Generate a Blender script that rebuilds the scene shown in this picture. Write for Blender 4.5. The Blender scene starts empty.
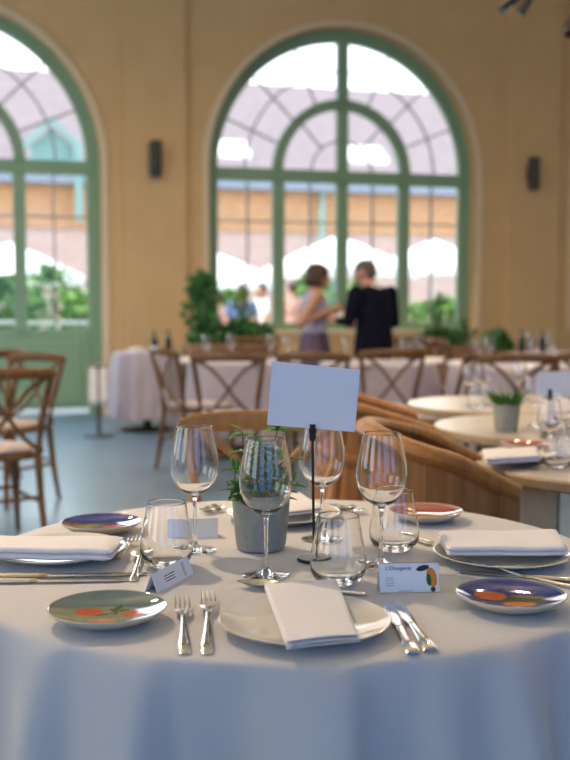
import bpy, bmesh, math, random
from mathutils import Vector, Matrix, noise
PI = math.pi
C = bpy.context.scene.collection
sc = bpy.context.scene

# ------------------------------------------------------------------ camera
F = 1055.0
CAMZ = 1.22
PITCH = math.radians(4.17)
cd = bpy.data.cameras.new('camera'); cam = bpy.data.objects.new('camera', cd); C.objects.link(cam)
cam.location = (0, 0, CAMZ); cam.rotation_euler = (PI/2 - PITCH, 0, 0)
cd.sensor_fit = 'HORIZONTAL'; cd.sensor_width = 24; cd.lens = F/570*24
cd.clip_start = 0.05; cd.clip_end = 200
cd.dof.use_dof = True; cd.dof.focus_distance = 1.84; cd.dof.aperture_fstop = 2.9; cd.dof.aperture_blades = 0
sc.camera = cam

# ------------------------------------------------------------------ world, sun, window daylight, exposure
w = bpy.data.worlds.new('sky'); sc.world = w; w.use_nodes = True
wn = w.node_tree; bg = wn.nodes['Background']
tc = wn.nodes.new('ShaderNodeTexCoord'); sx = wn.nodes.new('ShaderNodeSeparateXYZ'); rp = wn.nodes.new('ShaderNodeValToRGB')
wn.links.new(tc.outputs['Generated'], sx.inputs[0]); wn.links.new(sx.outputs['Z'], rp.inputs[0]); wn.links.new(rp.outputs[0], bg.inputs[0])
rp.color_ramp.elements[0].position = 0.0; rp.color_ramp.elements[0].color = (.95, .96, 1, 1)
rp.color_ramp.elements[1].position = 0.8; rp.color_ramp.elements[1].color = (.55, .74, 1, 1)
bg.inputs[1].default_value = 3.2
sd = bpy.data.lights.new('sun', 'SUN'); so = bpy.data.objects.new('sun', sd); C.objects.link(so)
sd.energy = 6.0; sd.angle = math.radians(1); sd.color = (1, .93, .82)
so.rotation_euler = Vector((.75, .45, -.75)).to_track_quat('-Z', 'Y').to_euler()
sc.view_settings.view_transform = 'Standard'; sc.view_settings.look = 'None'
sc.view_settings.exposure = 0.0; sc.view_settings.gamma = 1; sc.view_settings.use_curve_mapping = False
sc.cycles.use_denoising = True
try: sc.cycles.denoiser = 'OPENIMAGEDENOISE'
except Exception: pass
sc.cycles.max_bounces = 14; sc.cycles.transmission_bounces = 14; sc.cycles.transparent_max_bounces = 12
sc.cycles.diffuse_bounces = 4; sc.cycles.glossy_bounces = 6
sc.cycles.sample_clamp_indirect = 8; sc.cycles.blur_glossy = 0.6

# room frame: u runs along the far wall, v points from the far wall out to the courtyard
PHI = math.atan(.29); D0 = 12.0
RM = Matrix.Translation((0, D0, 0)) @ Matrix.Rotation(PHI, 4, 'Z')
def R(u, v, z): return RM @ Vector((u, v, z))

def area(name, loc, target, sx_, sy_, power, col):
    d = bpy.data.lights.new(name, 'AREA'); d.shape = 'RECTANGLE'; d.size = sx_; d.size_y = sy_; d.energy = power; d.color = col
    o = bpy.data.objects.new(name, d); C.objects.link(o); o.location = loc
    o.rotation_euler = (Vector(target) - Vector(loc)).to_track_quat('-Z', 'Y').to_euler(); return o
# daylight entering by the rear windows (cool, open shade), the left windows and the courtyard windows
for i, u in enumerate((-6.2, -2.6, 1.0)):
    area('rear_window_daylight', R(u, -14.75, 2.2), R(u, -10, 1.9), 2.2, 2.6, 40, (.13, .40, 1.0))
for i, v in enumerate((-12.2, -8.2, -4.2)):
    area('side_window_daylight', R(-8.75, v, 2.3), R(-5, v, 1.7), 2.4, 2.6, 60, (.72, .86, 1.0))
for u, pw, cc_ in ((-3.67, 100, (.66, .84, 1)), (.74, 44, (1, .92, .82)), (5.3, 44, (1, .92, .82))):
    area('courtyard_daylight', R(u, -.25, 2.6), R(u, -6, 1.0), 2.5, 2.8, pw, cc_)

# ------------------------------------------------------------------ pixel helpers (570 x 760)
def ray(px, py):
    a = (px-285)/F; b = (380-py)/F
    return Vector((a, math.cos(PITCH)+b*math.sin(PITCH), -math.sin(PITCH)+b*math.cos(PITCH)))
def az(px, py, z=.75):
    d = ray(px, py); t = (z-CAMZ)/d.z; return Vector((d.x*t, d.y*t, z))
def ay(px, py, Y):
    d = ray(px, py); t = Y/d.y; return Vector((d.x*t, Y, CAMZ+d.z*t))

# ------------------------------------------------------------------ materials
MATS = {}
def mat(name, col, rough=.6, metal=0, bump=0, scale=40, var=0, spec=.5, **kw):
    if name in MATS: return MATS[name]
    m = bpy.data.materials.new(name); m.use_nodes = True; nt = m.node_tree; b = nt.nodes['Principled BSDF']
    b.inputs['Base Color'].default_value = (*col, 1); b.inputs['Roughness'].default_value = rough; b.inputs['Metallic'].default_value = metal
    b.inputs['Specular IOR Level'].default_value = spec
    for k, v in kw.items(): b.inputs[k.replace('_', ' ')].default_value = v
    if bump or var:
        tc = nt.nodes.new('ShaderNodeTexCoord'); n = nt.nodes.new('ShaderNodeTexNoise'); n.inputs['Scale'].default_value = scale; n.inputs['Detail'].default_value = 5
        nt.links.new(tc.outputs['Object'], n.inputs['Vector'])
        if var:
            r = nt.nodes.new('ShaderNodeValToRGB'); r.color_ramp.elements[0].position = .3; r.color_ramp.elements[1].position = .7
            r.color_ramp.elements[0].color = (*[c*(1-var) for c in col], 1); r.color_ramp.elements[1].color = (*[min(1, c*(1+var)) for c in col], 1)
            nt.links.new(n.outputs['Fac'], r.inputs[0]); nt.links.new(r.outputs[0], b.inputs['Base Color'])
        if bump:
            bp = nt.nodes.new('ShaderNodeBump'); bp.inputs['Strength'].default_value = bump; bp.inputs['Distance'].default_value = .01
            nt.links.new(n.outputs['Fac'], bp.inputs['Height']); nt.links.new(bp.outputs[0], b.inputs['Normal'])
    MATS[name] = m; return m
def wood(name, c1, c2, rough=.4, scale=6, axis=2):
    if name in MATS: return MATS[name]
    m = mat(name, c1, rough); nt = m.node_tree; b = nt.nodes['Principled BSDF']
    tc = nt.nodes.new('ShaderNodeTexCoord'); mp = nt.nodes.new('ShaderNodeMapping'); s = [scale*6]*3; s[axis] = scale*.6; mp.inputs['Scale'].default_value = s
    n = nt.nodes.new('ShaderNodeTexNoise'); n.inputs['Scale'].default_value = 1; n.inputs['Detail'].default_value = 6; n.inputs['Distortion'].default_value = 1
    r = nt.nodes.new('ShaderNodeValToRGB'); r.color_ramp.elements[0].position = .35; r.color_ramp.elements[1].position = .68
    r.color_ramp.elements[0].color = (*c1, 1); r.color_ramp.elements[1].color = (*c2, 1)
    nt.links.new(tc.outputs['Object'], mp.inputs[0]); nt.links.new(mp.outputs[0], n.inputs['Vector']); nt.links.new(n.outputs['Fac'], r.inputs[0]); nt.links.new(r.outputs[0], b.inputs['Base Color'])
    return m
def attr_mat(name, rough=.1, coat=0):
    m = mat(name, (1, 1, 1), rough); nt = m.node_tree; a = nt.nodes.new('ShaderNodeAttribute'); a.attribute_name = 'Col'
    nt.links.new(a.outputs['Color'], nt.nodes['Principled BSDF'].inputs['Base Color']); nt.nodes['Principled BSDF'].inputs['Coat Weight'].default_value = coat
    nt.nodes['Principled BSDF'].inputs['Coat Roughness'].default_value = .05
    return m
def linen(name, col, weave=900):
    if name in MATS: return MATS[name]
    m = mat(name, col, .85, spec=.2); nt = m.node_tree; b = nt.nodes['Principled BSDF']; b.inputs['Sheen Weight'].default_value = .15
    tc = nt.nodes.new('ShaderNodeTexCoord'); w1 = nt.nodes.new('ShaderNodeTexNoise'); w1.inputs['Scale'].default_value = 9; w1.inputs['Detail'].default_value = 3
    v = nt.nodes.new('ShaderNodeTexNoise'); v.inputs['Scale'].default_value = weave
    ad = nt.nodes.new('ShaderNodeMath'); ad.operation = 'MULTIPLY_ADD'; ad.inputs[1].default_value = .12
    bp = nt.nodes.new('ShaderNodeBump'); bp.inputs['Strength'].default_value = .22; bp.inputs['Distance'].default_value = .01
    nt.links.new(tc.outputs['Object'], w1.inputs['Vector']); nt.links.new(tc.outputs['Object'], v.inputs['Vector'])
    nt.links.new(v.outputs['Fac'], ad.inputs[0]); nt.links.new(w1.outputs['Fac'], ad.inputs[2]); nt.links.new(ad.outputs[0], bp.inputs['Height']); nt.links.new(bp.outputs[0], b.inputs['Normal'])
    return m
def brick_mat(name, c1, c2, mortar, scale):
    if name in MATS: return MATS[name]
    m = mat(name, c1, .9); nt = m.node_tree; b = nt.nodes['Principled BSDF']
    tc = nt.nodes.new('ShaderNodeTexCoord'); mp = nt.nodes.new('ShaderNodeMapping'); mp.inputs['Rotation'].default_value = (PI/2, 0, 0)
    t = nt.nodes.new('ShaderNodeTexBrick'); t.inputs['Color1'].default_value = (*c1, 1); t.inputs['Color2'].default_value = (*c2, 1); t.inputs['Mortar'].default_value = (*mortar, 1)
    t.inputs['Scale'].default_value = scale
    nt.links.new(tc.outputs['Object'], mp.inputs[0]); nt.links.new(mp.outputs[0], t.inputs['Vector']); nt.links.new(t.outputs['Color'], b.inputs['Base Color'])
    return m

m_wall = mat('warm_plaster', (.72, .505, .265), .9, bump=.05, scale=3, var=.04)
m_trim = mat('pale_plaster', (.80, .66, .47), .85, bump=.03, scale=5)
m_ceil = mat('ceiling_paint', (.78, .66, .46), .9, bump=.03, scale=4)
m_green = mat('green_paint', (.26, .43, .28), .45, bump=.03, scale=30)
m_lead = mat('glazing_bar_paint', (.30, .31, .30), .5, bump=.02, scale=30)
m_black = mat('black_metal', (.012, .012, .014), .4, bump=.02, scale=60)
m_dark = mat('dark_grey_metal', (.05, .05, .05), .45, bump=.02, scale=60)
m_steel = mat('polished_steel', (.72, .70, .66), .13, 1, bump=.02, scale=20)
m_brass = mat('warm_steel', (.62, .45, .25), .2, 1, bump=.02, scale=20)
m_cloth = linen('table_linen', (.60, .58, .58))
m_clothbg = linen('lilac_linen', (.45, .40, .47))
m_nap = linen('napkin_linen', (.82, .78, .78), 1500)
m_ceram = mat('cream_glaze', (.74, .70, .62), .07, bump=.01, scale=8, spec=.6)
m_pot = mat('grey_concrete', (.36, .36, .31), .85, bump=.15, scale=60, var=.1)
m_soil = mat('soil', (.03, .02, .012), 1, bump=.5, scale=90)
m_leaf = mat('herb_leaf', (.075, .22, .035), .45, bump=.1, scale=120, var=.35, Subsurface_Weight=0.0)
m_leaf2 = mat('shrub_leaf', (.045, .17, .04), .55, bump=.1, scale=60, var=.5)
m_leaf3 = mat('courtyard_leaf', (.16, .34, .08), .6, bump=.1, scale=8, var=.4)
m_stem = mat('green_stem', (.06, .12, .03), .6, bump=.05, scale=60)
m_card = mat('white_card', (.88, .88, .93), .7, bump=.02, scale=300)
m_ink = mat('card_ink', (.05, .05, .06), .8, bump=.02, scale=300)
m_orange = mat('orange_ink', (.85, .25, .03), .7, var=.1, scale=200)
m_ginkgreen = mat('green_ink', (.03, .12, .04), .7, var=.1, scale=200)
m_inkdark = mat('dark_green_ink', (.03, .05, .05), .7, var=.1, scale=200)
m_kraft = mat('kraft_edge', (.55, .38, .22), .8, var=.1, scale=200)
m_chair = wood('bentwood_brown', (.105, .048, .013), (.185, .088, .026), .35)
m_tub = wood('honey_wood', (.25, .095, .02), (.38, .155, .034), .55)
m_amber = wood('amber_wood', (.40, .18, .045), (.50, .235, .06), .4)
m_rush = mat('seat_cushion', (.42, .36, .36), .9, bump=.2, scale=80, var=.1)
m_table = wood('pale_tabletop', (.50, .45, .40), (.58, .53, .47), .3, 3, 0)
m_tedge = wood('table_edge_wood', (.36, .25, .14), (.45, .32, .19), .5, 3, 0)
m_box = wood('planter_wood', (.30, .17, .09), (.40, .24, .14), .6)
m_panel = mat('beige_panel', (.85, .60, .32), .6, bump=.05, scale=20, var=.06)
m_skin = mat('skin', (.50, .27, .18), .55, bump=.03, scale=60)
m_suit = mat('navy_suit', (.006, .008, .018), .95, spec=.1, bump=.1, scale=200)
m_shirt = mat('shirt', (.7, .7, .75), .8, bump=.1, scale=100)
m_blouse = mat('pale_lilac_blouse', (.42, .36, .50), .8, bump=.1, scale=60, var=.25)
m_skirt = mat('mauve_trousers', (.12, .08, .135), .8, bump=.1, scale=80, var=.1)
m_hairb = mat('brown_hair', (.055, .022, .013), .5, bump=.3, scale=60)
m_hairg = mat('greying_hair', (.10, .075, .06), .6, bump=.3, scale=60)
m_shoe = mat('shoe_leather', (.02, .015, .012), .35, bump=.05, scale=60)
m_blue = mat('blue_cotton', (.10, .17, .36), .8, bump=.1, scale=60)
m_pink = mat('pink_cotton', (.75, .42, .36), .8, bump=.1, scale=60)
m_white = mat('white_canvas', (.88, .88, .86), .8, bump=.05, scale=20)
m_whitem = mat('white_metal', (.85, .87, .85), .5, bump=.02, scale=30)
m_bottle = mat('dark_bottle_glass', (.01, .02, .02), .1, bump=.01, scale=10, spec=.7)
m_roof = mat('weathered_roof_tile', (.235, .185, .185), .9, bump=.3, scale=5, var=.12)
m_gutter = mat('gutter_blue_grey', (.22, .27, .34), .6, bump=.03, scale=6)
m_turq = mat('turquoise_paint', (.20, .36, .34), .6, bump=.03, scale=6)
m_brick = brick_mat('orange_brick', (.50, .24, .10), (.60, .32, .15), (.55, .42, .30), 3.2)
m_pale = brick_mat('pale_brick', (.44, .30, .27), (.50, .36, .31), (.52, .44, .40), 3.2)
m_block = brick_mat('dark_brick', (.05, .04, .04), (.06, .05, .045), (.08, .07, .07), 3.2)
m_pave = mat('courtyard_paving', (.42, .38, .33), .9, bump=.1, scale=6, var=.12)

def glass_mat():
    m = bpy.data.materials.new('clear_glass'); m.use_nodes = True; b = m.node_tree.nodes['Principled BSDF']
    b.inputs['Base Color'].default_value = (1, 1, 1, 1); b.inputs['Roughness'].default_value = 0; b.inputs['IOR'].default_value = 1.5; b.inputs['Transmission Weight'].default_value = 1
    return m
m_glass = glass_mat()
def pane_mat():
    m = bpy.data.materials.new('window_pane'); m.use_nodes = True; nt = m.node_tree; nt.nodes.clear()
    o = nt.nodes.new('ShaderNodeOutputMaterial'); t = nt.nodes.new('ShaderNodeBsdfTransparent'); g = nt.nodes.new('ShaderNodeBsdfGlossy'); x = nt.nodes.new('ShaderNodeMixShader')
    f = nt.nodes.new('ShaderNodeFresnel'); f.inputs[0].default_value = 1.35; t.inputs[0].default_value = (.97, .98, .97, 1); g.inputs['Roughness'].default_value = .02
    nt.links.new(f.outputs[0], x.inputs[0]); nt.links.new(t.outputs[0], x.inputs[1]); nt.links.new(g.outputs[0], x.inputs[2]); nt.links.new(x.outputs[0], o.inputs[0]); return m
m_pane = pane_mat()
def floor_mat():
    m = mat('grey_floor_tiles', (.2, .22, .24), .32); nt = m.node_tree; b = nt.nodes['Principled BSDF']
    tc = nt.nodes.new('ShaderNodeTexCoord'); t = nt.nodes.new('ShaderNodeTexBrick'); t.offset = 0.5
    t.inputs['Color1'].default_value = (.13, .21, .30, 1); t.inputs['Color2'].default_value = (.14, .225, .32, 1); t.inputs['Mortar'].default_value = (.10, .165, .23, 1)
    t.inputs['Scale'].default_value = 1.6; t.inputs['Mortar Size'].default_value = .006; t.inputs['Brick Width'].default_value = 1; t.inputs['Row Height'].default_value = 1
    nt.links.new(tc.outputs['Object'], t.inputs['Vector']); nt.links.new(t.outputs['Color'], b.inputs['Base Color']); return m
m_floor = floor_mat()

# ------------------------------------------------------------------ mesh builder
class MB:
    def __init__(s, M=None): s.bm = bmesh.new(); s.M = M or Matrix.Identity(4); s.mi = 0; s.col = None
    def _v(s, p): return s.bm.verts.new(s.M @ Vector(p))
    def _f(s, vs):
        try: f = s.bm.faces.new(vs); f.material_index = s.mi; return f
        except ValueError: return None
    def box(s, lo, hi):
        x0, y0, z0 = lo; x1, y1, z1 = hi
        v = [s._v(p) for p in ((x0,y0,z0),(x1,y0,z0),(x1,y1,z0),(x0,y1,z0),(x0,y0,z1),(x1,y0,z1),(x1,y1,z1),(x0,y1,z1))]
        for q in ((3,2,1,0),(4,5,6,7),(0,1,5,4),(1,2,6,5),(2,3,7,6),(3,0,4,7)): s._f([v[i] for i in q])
        return s
    def loft(s, rings, closed_ends=True, closed_ring=True, loop=False):
        R_ = [[s._v(p) for p in r] for r in rings]; n = len(R_[0])
        m = n if closed_ring else n-1
        for i in range(len(R_) if loop else len(R_)-1):
            a, b = R_[i], R_[(i+1) % len(R_)]
            for j in range(m): s._f([a[j], a[(j+1) % n], b[(j+1) % n], b[j]])
        if closed_ends and not loop: s._f(R_[0][::-1]); s._f(R_[-1])
        return s
    def lathe(s, prof, n=48, c=(0, 0), cap0=False, cap1=False):
        rings = []
        for r, z in prof: rings.append([(c[0]+r*math.cos(2*PI*k/n), c[1]+r*math.sin(2*PI*k/n), z) for k in range(n)] if r > 1e-6 else None)
        prev = None; pv = None
        for k, (r, z) in enumerate(prof):
            cur = [s._v(p) for p in rings[k]] if rings[k] else [s._v((c[0], c[1], z))]
            if pv is not None:
                if len(pv) == n and len(cur) == n:
                    for j in range(n): s._f([pv[j], pv[(j+1) % n], cur[(j+1) % n], cur[j]])
                elif len(pv) == 1 and len(cur) == n:
                    for j in range(n): s._f([pv[0], cur[(j+1) % n], cur[j]])
                elif len(pv) == n and len(cur) == 1:
                    for j in range(n): s._f([pv[j], pv[(j+1) % n], cur[0]])
            elif cap0 and len(cur) == n: s._f(cur[::-1])
            pv = cur
        if cap1 and len(pv) == n: s._f(pv)
        return s
    def tube(s, pts, rad, n=10, flat=None, up=(0, 0, 1)):
        pts = [Vector(p) for p in pts]
        if not isinstance(rad, (list, tuple)): rad = [rad]*len(pts)
        rings = []; U = Vector(up)
        for i, p in enumerate(pts):
            t = (pts[min(i+1, len(pts)-1)]-pts[max(i-1, 0)]).normalized()
            a = t.cross(U)
            if a.length < 1e-4: a = t.cross(Vector((1, 0, 0)))
            a.normalize(); b = a.cross(t).normalized()
            ra = rb = rad[i]
            if flat: ra, rb = rad[i]*flat[0], rad[i]*flat[1]
            if n == 4: rings.append([p+a*ra*sx_+b*rb*sy_ for sx_, sy_ in ((-1,-1),(1,-1),(1,1),(-1,1))])
            else: rings.append([p+a*ra*math.cos(2*PI*k/n)+b*rb*math.sin(2*PI*k/n) for k in range(n)])
        return s.loft(rings)
    def ell(s, c, r, n=16, m=10, rot=None):
        c = Vector(c); rings = []
        for i in range(1, m):
            ph = PI*i/m; rings.append([Vector((r[0]*math.sin(ph)*math.cos(2*PI*k/n), r[1]*math.sin(ph)*math.sin(2*PI*k/n), -r[2]*math.cos(ph))) for k in range(n)])
        lo, hi = Vector((0, 0, -r[2])), Vector((0, 0, r[2]))
        if rot is not None: rings = [[rot @ p for p in q] for q in rings]; lo = rot @ lo; hi = rot @ hi
        R_ = [[s._v(c+p) for p in q] for q in rings]; a = s._v(c+lo); b = s._v(c+hi)
        for i in range(len(R_)-1):
            for j in range(n): s._f([R_[i][j], R_[i][(j+1) % n], R_[i+1][(j+1) % n], R_[i+1][j]])
        for j in range(n): s._f([a, R_[0][(j+1) % n], R_[0][j]]); s._f([R_[-1][j], R_[-1][(j+1) % n], b])
        return s
    def cap(s, p0, p1, r0, r1, n=12):
        p0, p1 = Vector(p0), Vector(p1); s.tube([p0, p1], [r0, r1], n); s.ell(p0, (r0,)*3, n, 8); s.ell(p1, (r1,)*3, n, 8); return s
    def obj(s, name, mats, parent=None, smooth=True, bevel=0, remesh=0, subd=0, solid=0, loc=None, rotz=0, angle=40):
        bmesh.ops.recalc_face_normals(s.bm, faces=s.bm.faces)
        me = bpy.data.meshes.new(name); s.bm.to_mesh(me); s.bm.free()
        for m in (mats if isinstance(mats, (list, tuple)) else [mats]): me.materials.append(m)
        o = bpy.data.objects.new(name, me); C.objects.link(o)
        if smooth:
            me.polygons.foreach_set('use_smooth', [True]*len(me.polygons))
            try: me.set_sharp_from_angle(angle=math.radians(angle))
            except Exception: pass
        if bevel:
            b = o.modifiers.new('bevel', 'BEVEL'); b.width = bevel; b.segments = 2; b.limit_method = 'ANGLE'
        if remesh:
            r = o.modifiers.new('remesh', 'REMESH'); r.mode = 'VOXEL'; r.voxel_size = remesh; r.use_smooth_shade = True
            k = o.modifiers.new('smooth', 'SMOOTH'); k.factor = .5; k.iterations = 4
        if solid:
            r = o.modifiers.new('solid', 'SOLIDIFY'); r.thickness = solid; r.offset = 0
        if subd:
            r = o.modifiers.new('subd', 'SUBSURF'); r.levels = subd; r.render_levels = subd
        if parent: o.parent = parent
        if loc is not None: o.location = loc
        if rotz: o.rotation_euler = (0, 0, rotz)
        return o
def tag(o, label, cat, group=None):
    o['label'] = label; o['category'] = cat
    if group: o['group'] = group
    return o
def thing(name, label, cat, loc=(0, 0, 0), rotz=0, group=None):
    o = bpy.data.objects.new(name, None); C.objects.link(o); o.location = loc; o.rotation_euler = (0, 0, rotz); return tag(o, label, cat, group)
def struct(o): o['kind'] = 'structure'; return o
def kids(r): return [c for c in bpy.data.objects if c.parent == r]
def dup(root, loc, rotz, label, group=None, scale=None):
    r = root.copy(); C.objects.link(r); r.location = loc; r.rotation_euler = (0, 0, rotz); r['label'] = label
    if group: r['group'] = group
    if scale: r.scale = (scale,)*3
    for ch in kids(root):
        c = ch.copy(); C.objects.link(c); c.parent = r
        for g in kids(ch):
            d = g.copy(); C.objects.link(d); d.parent = c
    return r

# ================================================================== STRUCTURE
b = MB(RM); b.box((-9.3, -15.3, -.1), (8.3, .35, 0)); struct(b.obj('floor', m_floor, smooth=False))
b = MB(RM); b.box((-9.3, -15.3, 5.2), (8.3, .35, 5.4)); struct(b.obj('ceiling', m_ceil, smooth=False))

RW = 1.62; ZS = 2.72
def arch_wall(M, u0, u1, wins, name, H=5.2, T=.35):
    """wall in the plane v=0..T of frame M with arched openings; wins = [(centre, sill)]"""
    b = MB(M); n = 28
    def slab(poly):      # polygon in (u,z), extruded from v=0 to T
        a = [b._v((p[0], 0, p[1])) for p in poly]; c = [b._v((p[0], T, p[1])) for p in poly]
        b._f(a); b._f(c[::-1])
        for i in range(len(poly)): j = (i+1) % len(poly); b._f([a[i], c[i], c[j], a[j]])
    cur = u0
    for cu, sill in wins:
        slab([(cur, 0), (cu-RW, 0), (cu-RW, H), (cur, H)])
        if sill > 0: slab([(cu-RW, 0), (cu+RW, 0), (cu+RW, sill), (cu-RW, sill)])
        for i in range(n):
            a0 = PI-PI*i/n; a1 = PI-PI*(i+1)/n
            x0, z0, x1, z1 = cu+RW*math.cos(a0), ZS+RW*math.sin(a0), cu+RW*math.cos(a1), ZS+RW*math.sin(a1)
            slab([(x0, z0), (x1, z1), (x1, H), (x0, H)])
        cur = cu+RW
    slab([(cur, 0), (u1, 0), (u1, H), (cur, H)])
    return struct(b.obj(name, m_wall, smooth=False))

def arc(cu, r, a0, a1, n): return [(cu+r*math.cos(a0+(a1-a0)*i/n), ZS+r*math.sin(a0+(a1-a0)*i/n)) for i in range(n+1)]
def window(M, cu, sill, idx, door=False, bars=True):
    V0, V1 = .17, .25          # frame depth range inside the wall
    b = MB(M)
    def band(inner, outer, v0, v1):
        rings = [[(i[0], v0, i[1]), (o[0], v0, o[1]), (o[0], v1, o[1]), (i[0], v1, i[1])] for i, o in zip(inner, outer)]
        b.loft(rings)
    z0 = 0.0 if door else sill
    band(arc(cu, RW-.14, 0, PI, 48), arc(cu, RW, 0, PI, 48), V0, V1)
    b.box((cu-RW, V0, z0), (cu-RW+.14, V1, ZS)); b.box((cu+RW-.14, V0, z0), (cu+RW, V1, ZS))
    if not door: b.box((cu-RW, V0-.02, sill), (cu+RW, V1, sill+.09))
    fr = struct(b.obj('window_%d' % idx, m_green, smooth=False))
    # transom, mullions and inner arch
    b = MB(M); V2 = V0-.02
    b.box((cu-RW+.1, V2, 2.60), (cu+RW-.1, V1, 2.745)); b.obj('transom', m_green, fr, smooth=False)
    zt = .92 if door else sill+.08
    for du in (-.77, 0, .77):
        b = MB(M); b.box((cu+du-.065, V2, zt), (cu+du+.065, V1, 2.62))
        if du == 0: b.box((cu-.065, V2, 2.72), (cu+.065, V1, ZS+RW-.1))
        b.obj('mullion', m_green, fr, smooth=False)
    b = MB(M); band(arc(cu, .72, 0, PI, 36), arc(cu, .84, 0, PI, 36), V2, V1); b.obj('inner_arch', m_green, fr, smooth=False)
    if door:
        for s_ in (-1, 1):
            b = MB(M); a, c = (cu-RW+.1, cu-.01) if s_ < 0 else (cu+.01, cu+RW-.1)
            b.box((a, V2+.02, .075), (c, V1, .94)); b.box((a+.12, V2, .12), (c-.12, V2+.03, .80)); b.obj('door_panel', m_green, fr, smooth=False, bevel=.008)
    # slim glazing bars
    b = MB(M); v0, v1 = V0+.02, V1-.02; t = .009
    for du in (-1.13, -.385, .385, 1.13): b.box((cu+du-t, v0, zt), (cu+du+t, v1, 2.61))
    zz = (2.15,) if bars else (2.0, 1.5)
    for z in zz: b.box((cu-RW+.1, v0, z-t), (cu+RW-.1, v1, z+t))
    def bar(p, q): b.tube([(p[0], (v0+v1)/2, p[1]), (q[0], (v0+v1)/2, q[1])], t*1.1, 4)
    for k in range(1, 8):
        a = PI*k/8
        if k == 4: continue
        bar((cu+.82*math.cos(a), ZS+.82*math.sin(a)), (cu+(RW-.1)*math.cos(a), ZS+(RW-.1)*math.sin(a)))
    for a in (PI*.27, PI*.73): bar((cu+.36*math.cos(a), ZS+.36*math.sin(a)), (cu+.74*math.cos(a), ZS+.74*math.sin(a)))
    for r in (.37, 1.16):
        q = arc(cu, r, 0, PI, 32)
        for i in range(32): bar(q[i], q[i+1])
    b.obj('glazing_bars', m_lead, fr, smooth=False)
    b = MB(M); vp = (v0+v1)/2
    pts = [(cu+RW-.1, zt-.05)]+arc(cu, RW-.1, 0, PI, 40)+[(cu-RW+.1, zt-.05)]
    a = [b._v((p[0], vp, p[1])) for p in pts]; b._f(a); b.obj('pane', m_pane, fr, smooth=False)
    return fr
def arch_trim(M, cu, sill, name):
    b = MB(M)
    rings = [[(cu+r*math.cos(a), v, ZS+r*math.sin(a)) for r, v in ((RW+.005, .02), (RW+.005, -.035), (RW+.06, -.035), (RW+.075, 0), (RW+.075, .02))] for a in [PI*i/48 for i in range(49)]]
    b.loft(rings)
    for s_ in (-1, 1):
        x0, x1 = sorted((cu+s_*(RW+.005), cu+s_*(RW+.07))); b.box((x0, -.03, sill), (x1, .02, ZS))
    struct(b.obj(name, m_trim, smooth=False))

FW = RM
wins = [(-3.67, 0.0), (.745, .90), (5.30, .90)]
arch_wall(FW, -9.3, 8.3, wins, 'wall_far')
for i, (cu, sl) in enumerate(wins):
    window(FW, cu, sl, i+1, door=(i == 0)); arch_trim(FW, cu, sl, 'trim_%d' % (i+1))
b = MB(FW)
b.box((-.88, -.02, .86), (2.37, .2, .905)); struct(b.obj('window_sill', m_trim, smooth=False, bevel=.01))
for k, u in enumerate((-1.475, 3.10, -5.95, 7.4)):
    b = MB(FW); b.box((u-.345, -.07, 0), (u+.345, .01, 5.2)); o = struct(b.obj('wall_pilaster', m_wall, smooth=False, bevel=.01))
b = MB(FW)
for u0, u1 in ((-9, -5.4), (-2.04, -1.82), (-1.13, 2.75), (3.45, 8)): b.box((u0, -.02, 0), (u1, .01, .14))
struct(b.obj('baseboard_far', m_trim, smooth=False))
# rear wall (behind the camera), left and right walls, all with the same arched windows
RR = RM @ Matrix.Translation((0, -15.0, 0)) @ Matrix.Rotation(PI, 4, 'Z')
rw = [(-1.0, .9), (2.6, .9), (6.2, .9)]
arch_wall(RR, -8.3, 9.3, rw, 'wall_rear')
for i, (cu, sl) in enumerate(rw): window(RR, cu, sl, 10+i)
LL = RM @ Matrix.Translation((-9.0, 0, 0)) @ Matrix.Rotation(PI/2, 4, 'Z')
lw = [(-12.2, .9), (-8.2, .9), (-4.2, .9)]
arch_wall(LL, -15.3, .3, lw, 'wall_left')
for i, (cu, sl) in enumerate(lw): window(LL, cu, sl, 20+i)
b = MB(RM); b.box((8.0, -15.3, 0), (8.3, .3, 5.2)); struct(b.obj('wall_right', m_wall, smooth=False))
# unseen tall walls, added to block sky and sun at the rear and left windows
b = MB(RM); b.box((-16, -20.6, 0), (12, -20.2, 11)); struct(b.obj('wall_light_block_rear', m_block, smooth=False))
b = MB(RM); b.box((-13.6, -20.2, 0), (-13.2, 1.5, 11)); struct(b.obj('wall_light_block_left', m_block, smooth=False))

# ------------------------------------------------------------------ courtyard
b = MB(RM); b.box((-30, .35, -.12), (30, 30, -.02)); struct(b.obj('ground_courtyard', m_pave, smooth=False))
BV = 15.0
bd = thing('courtyard_building', 'long brick building with a tiled roof across the courtyard', 'building', R(0, BV, 0), PHI)
b = MB(); b.box((-26, 0, 0), (26, 8, 3.05)); b.obj('lower_wall', m_pale, bd, smooth=False)
b = MB(); b.box((-26, -.03, 3.05), (26, 8, 4.1)); b.obj('brick_band', m_brick, bd, smooth=False)
b = MB(); b.box((-26.2, -.35, 4.1), (26.2, .1, 4.34)); b.obj('gutter', m_gutter, bd, smooth=False, bevel=.02)
b = MB(); b.loft([[(x, -.35, 4.3), (x, 4.2, 7.7), (x, 8.5, 4.3)] for x in (-26.2, 26.2)]); b.obj('roof', m_roof, bd, smooth=False)
for u in (-12.5, -6.2, .6, 5.2, 9.8, 14):
    b = MB(); b.box((u-.5, -.06, 1.0), (u+.5, .02, 2.5)); f = b.obj('window', m_gutter, bd, smooth=False)
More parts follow.
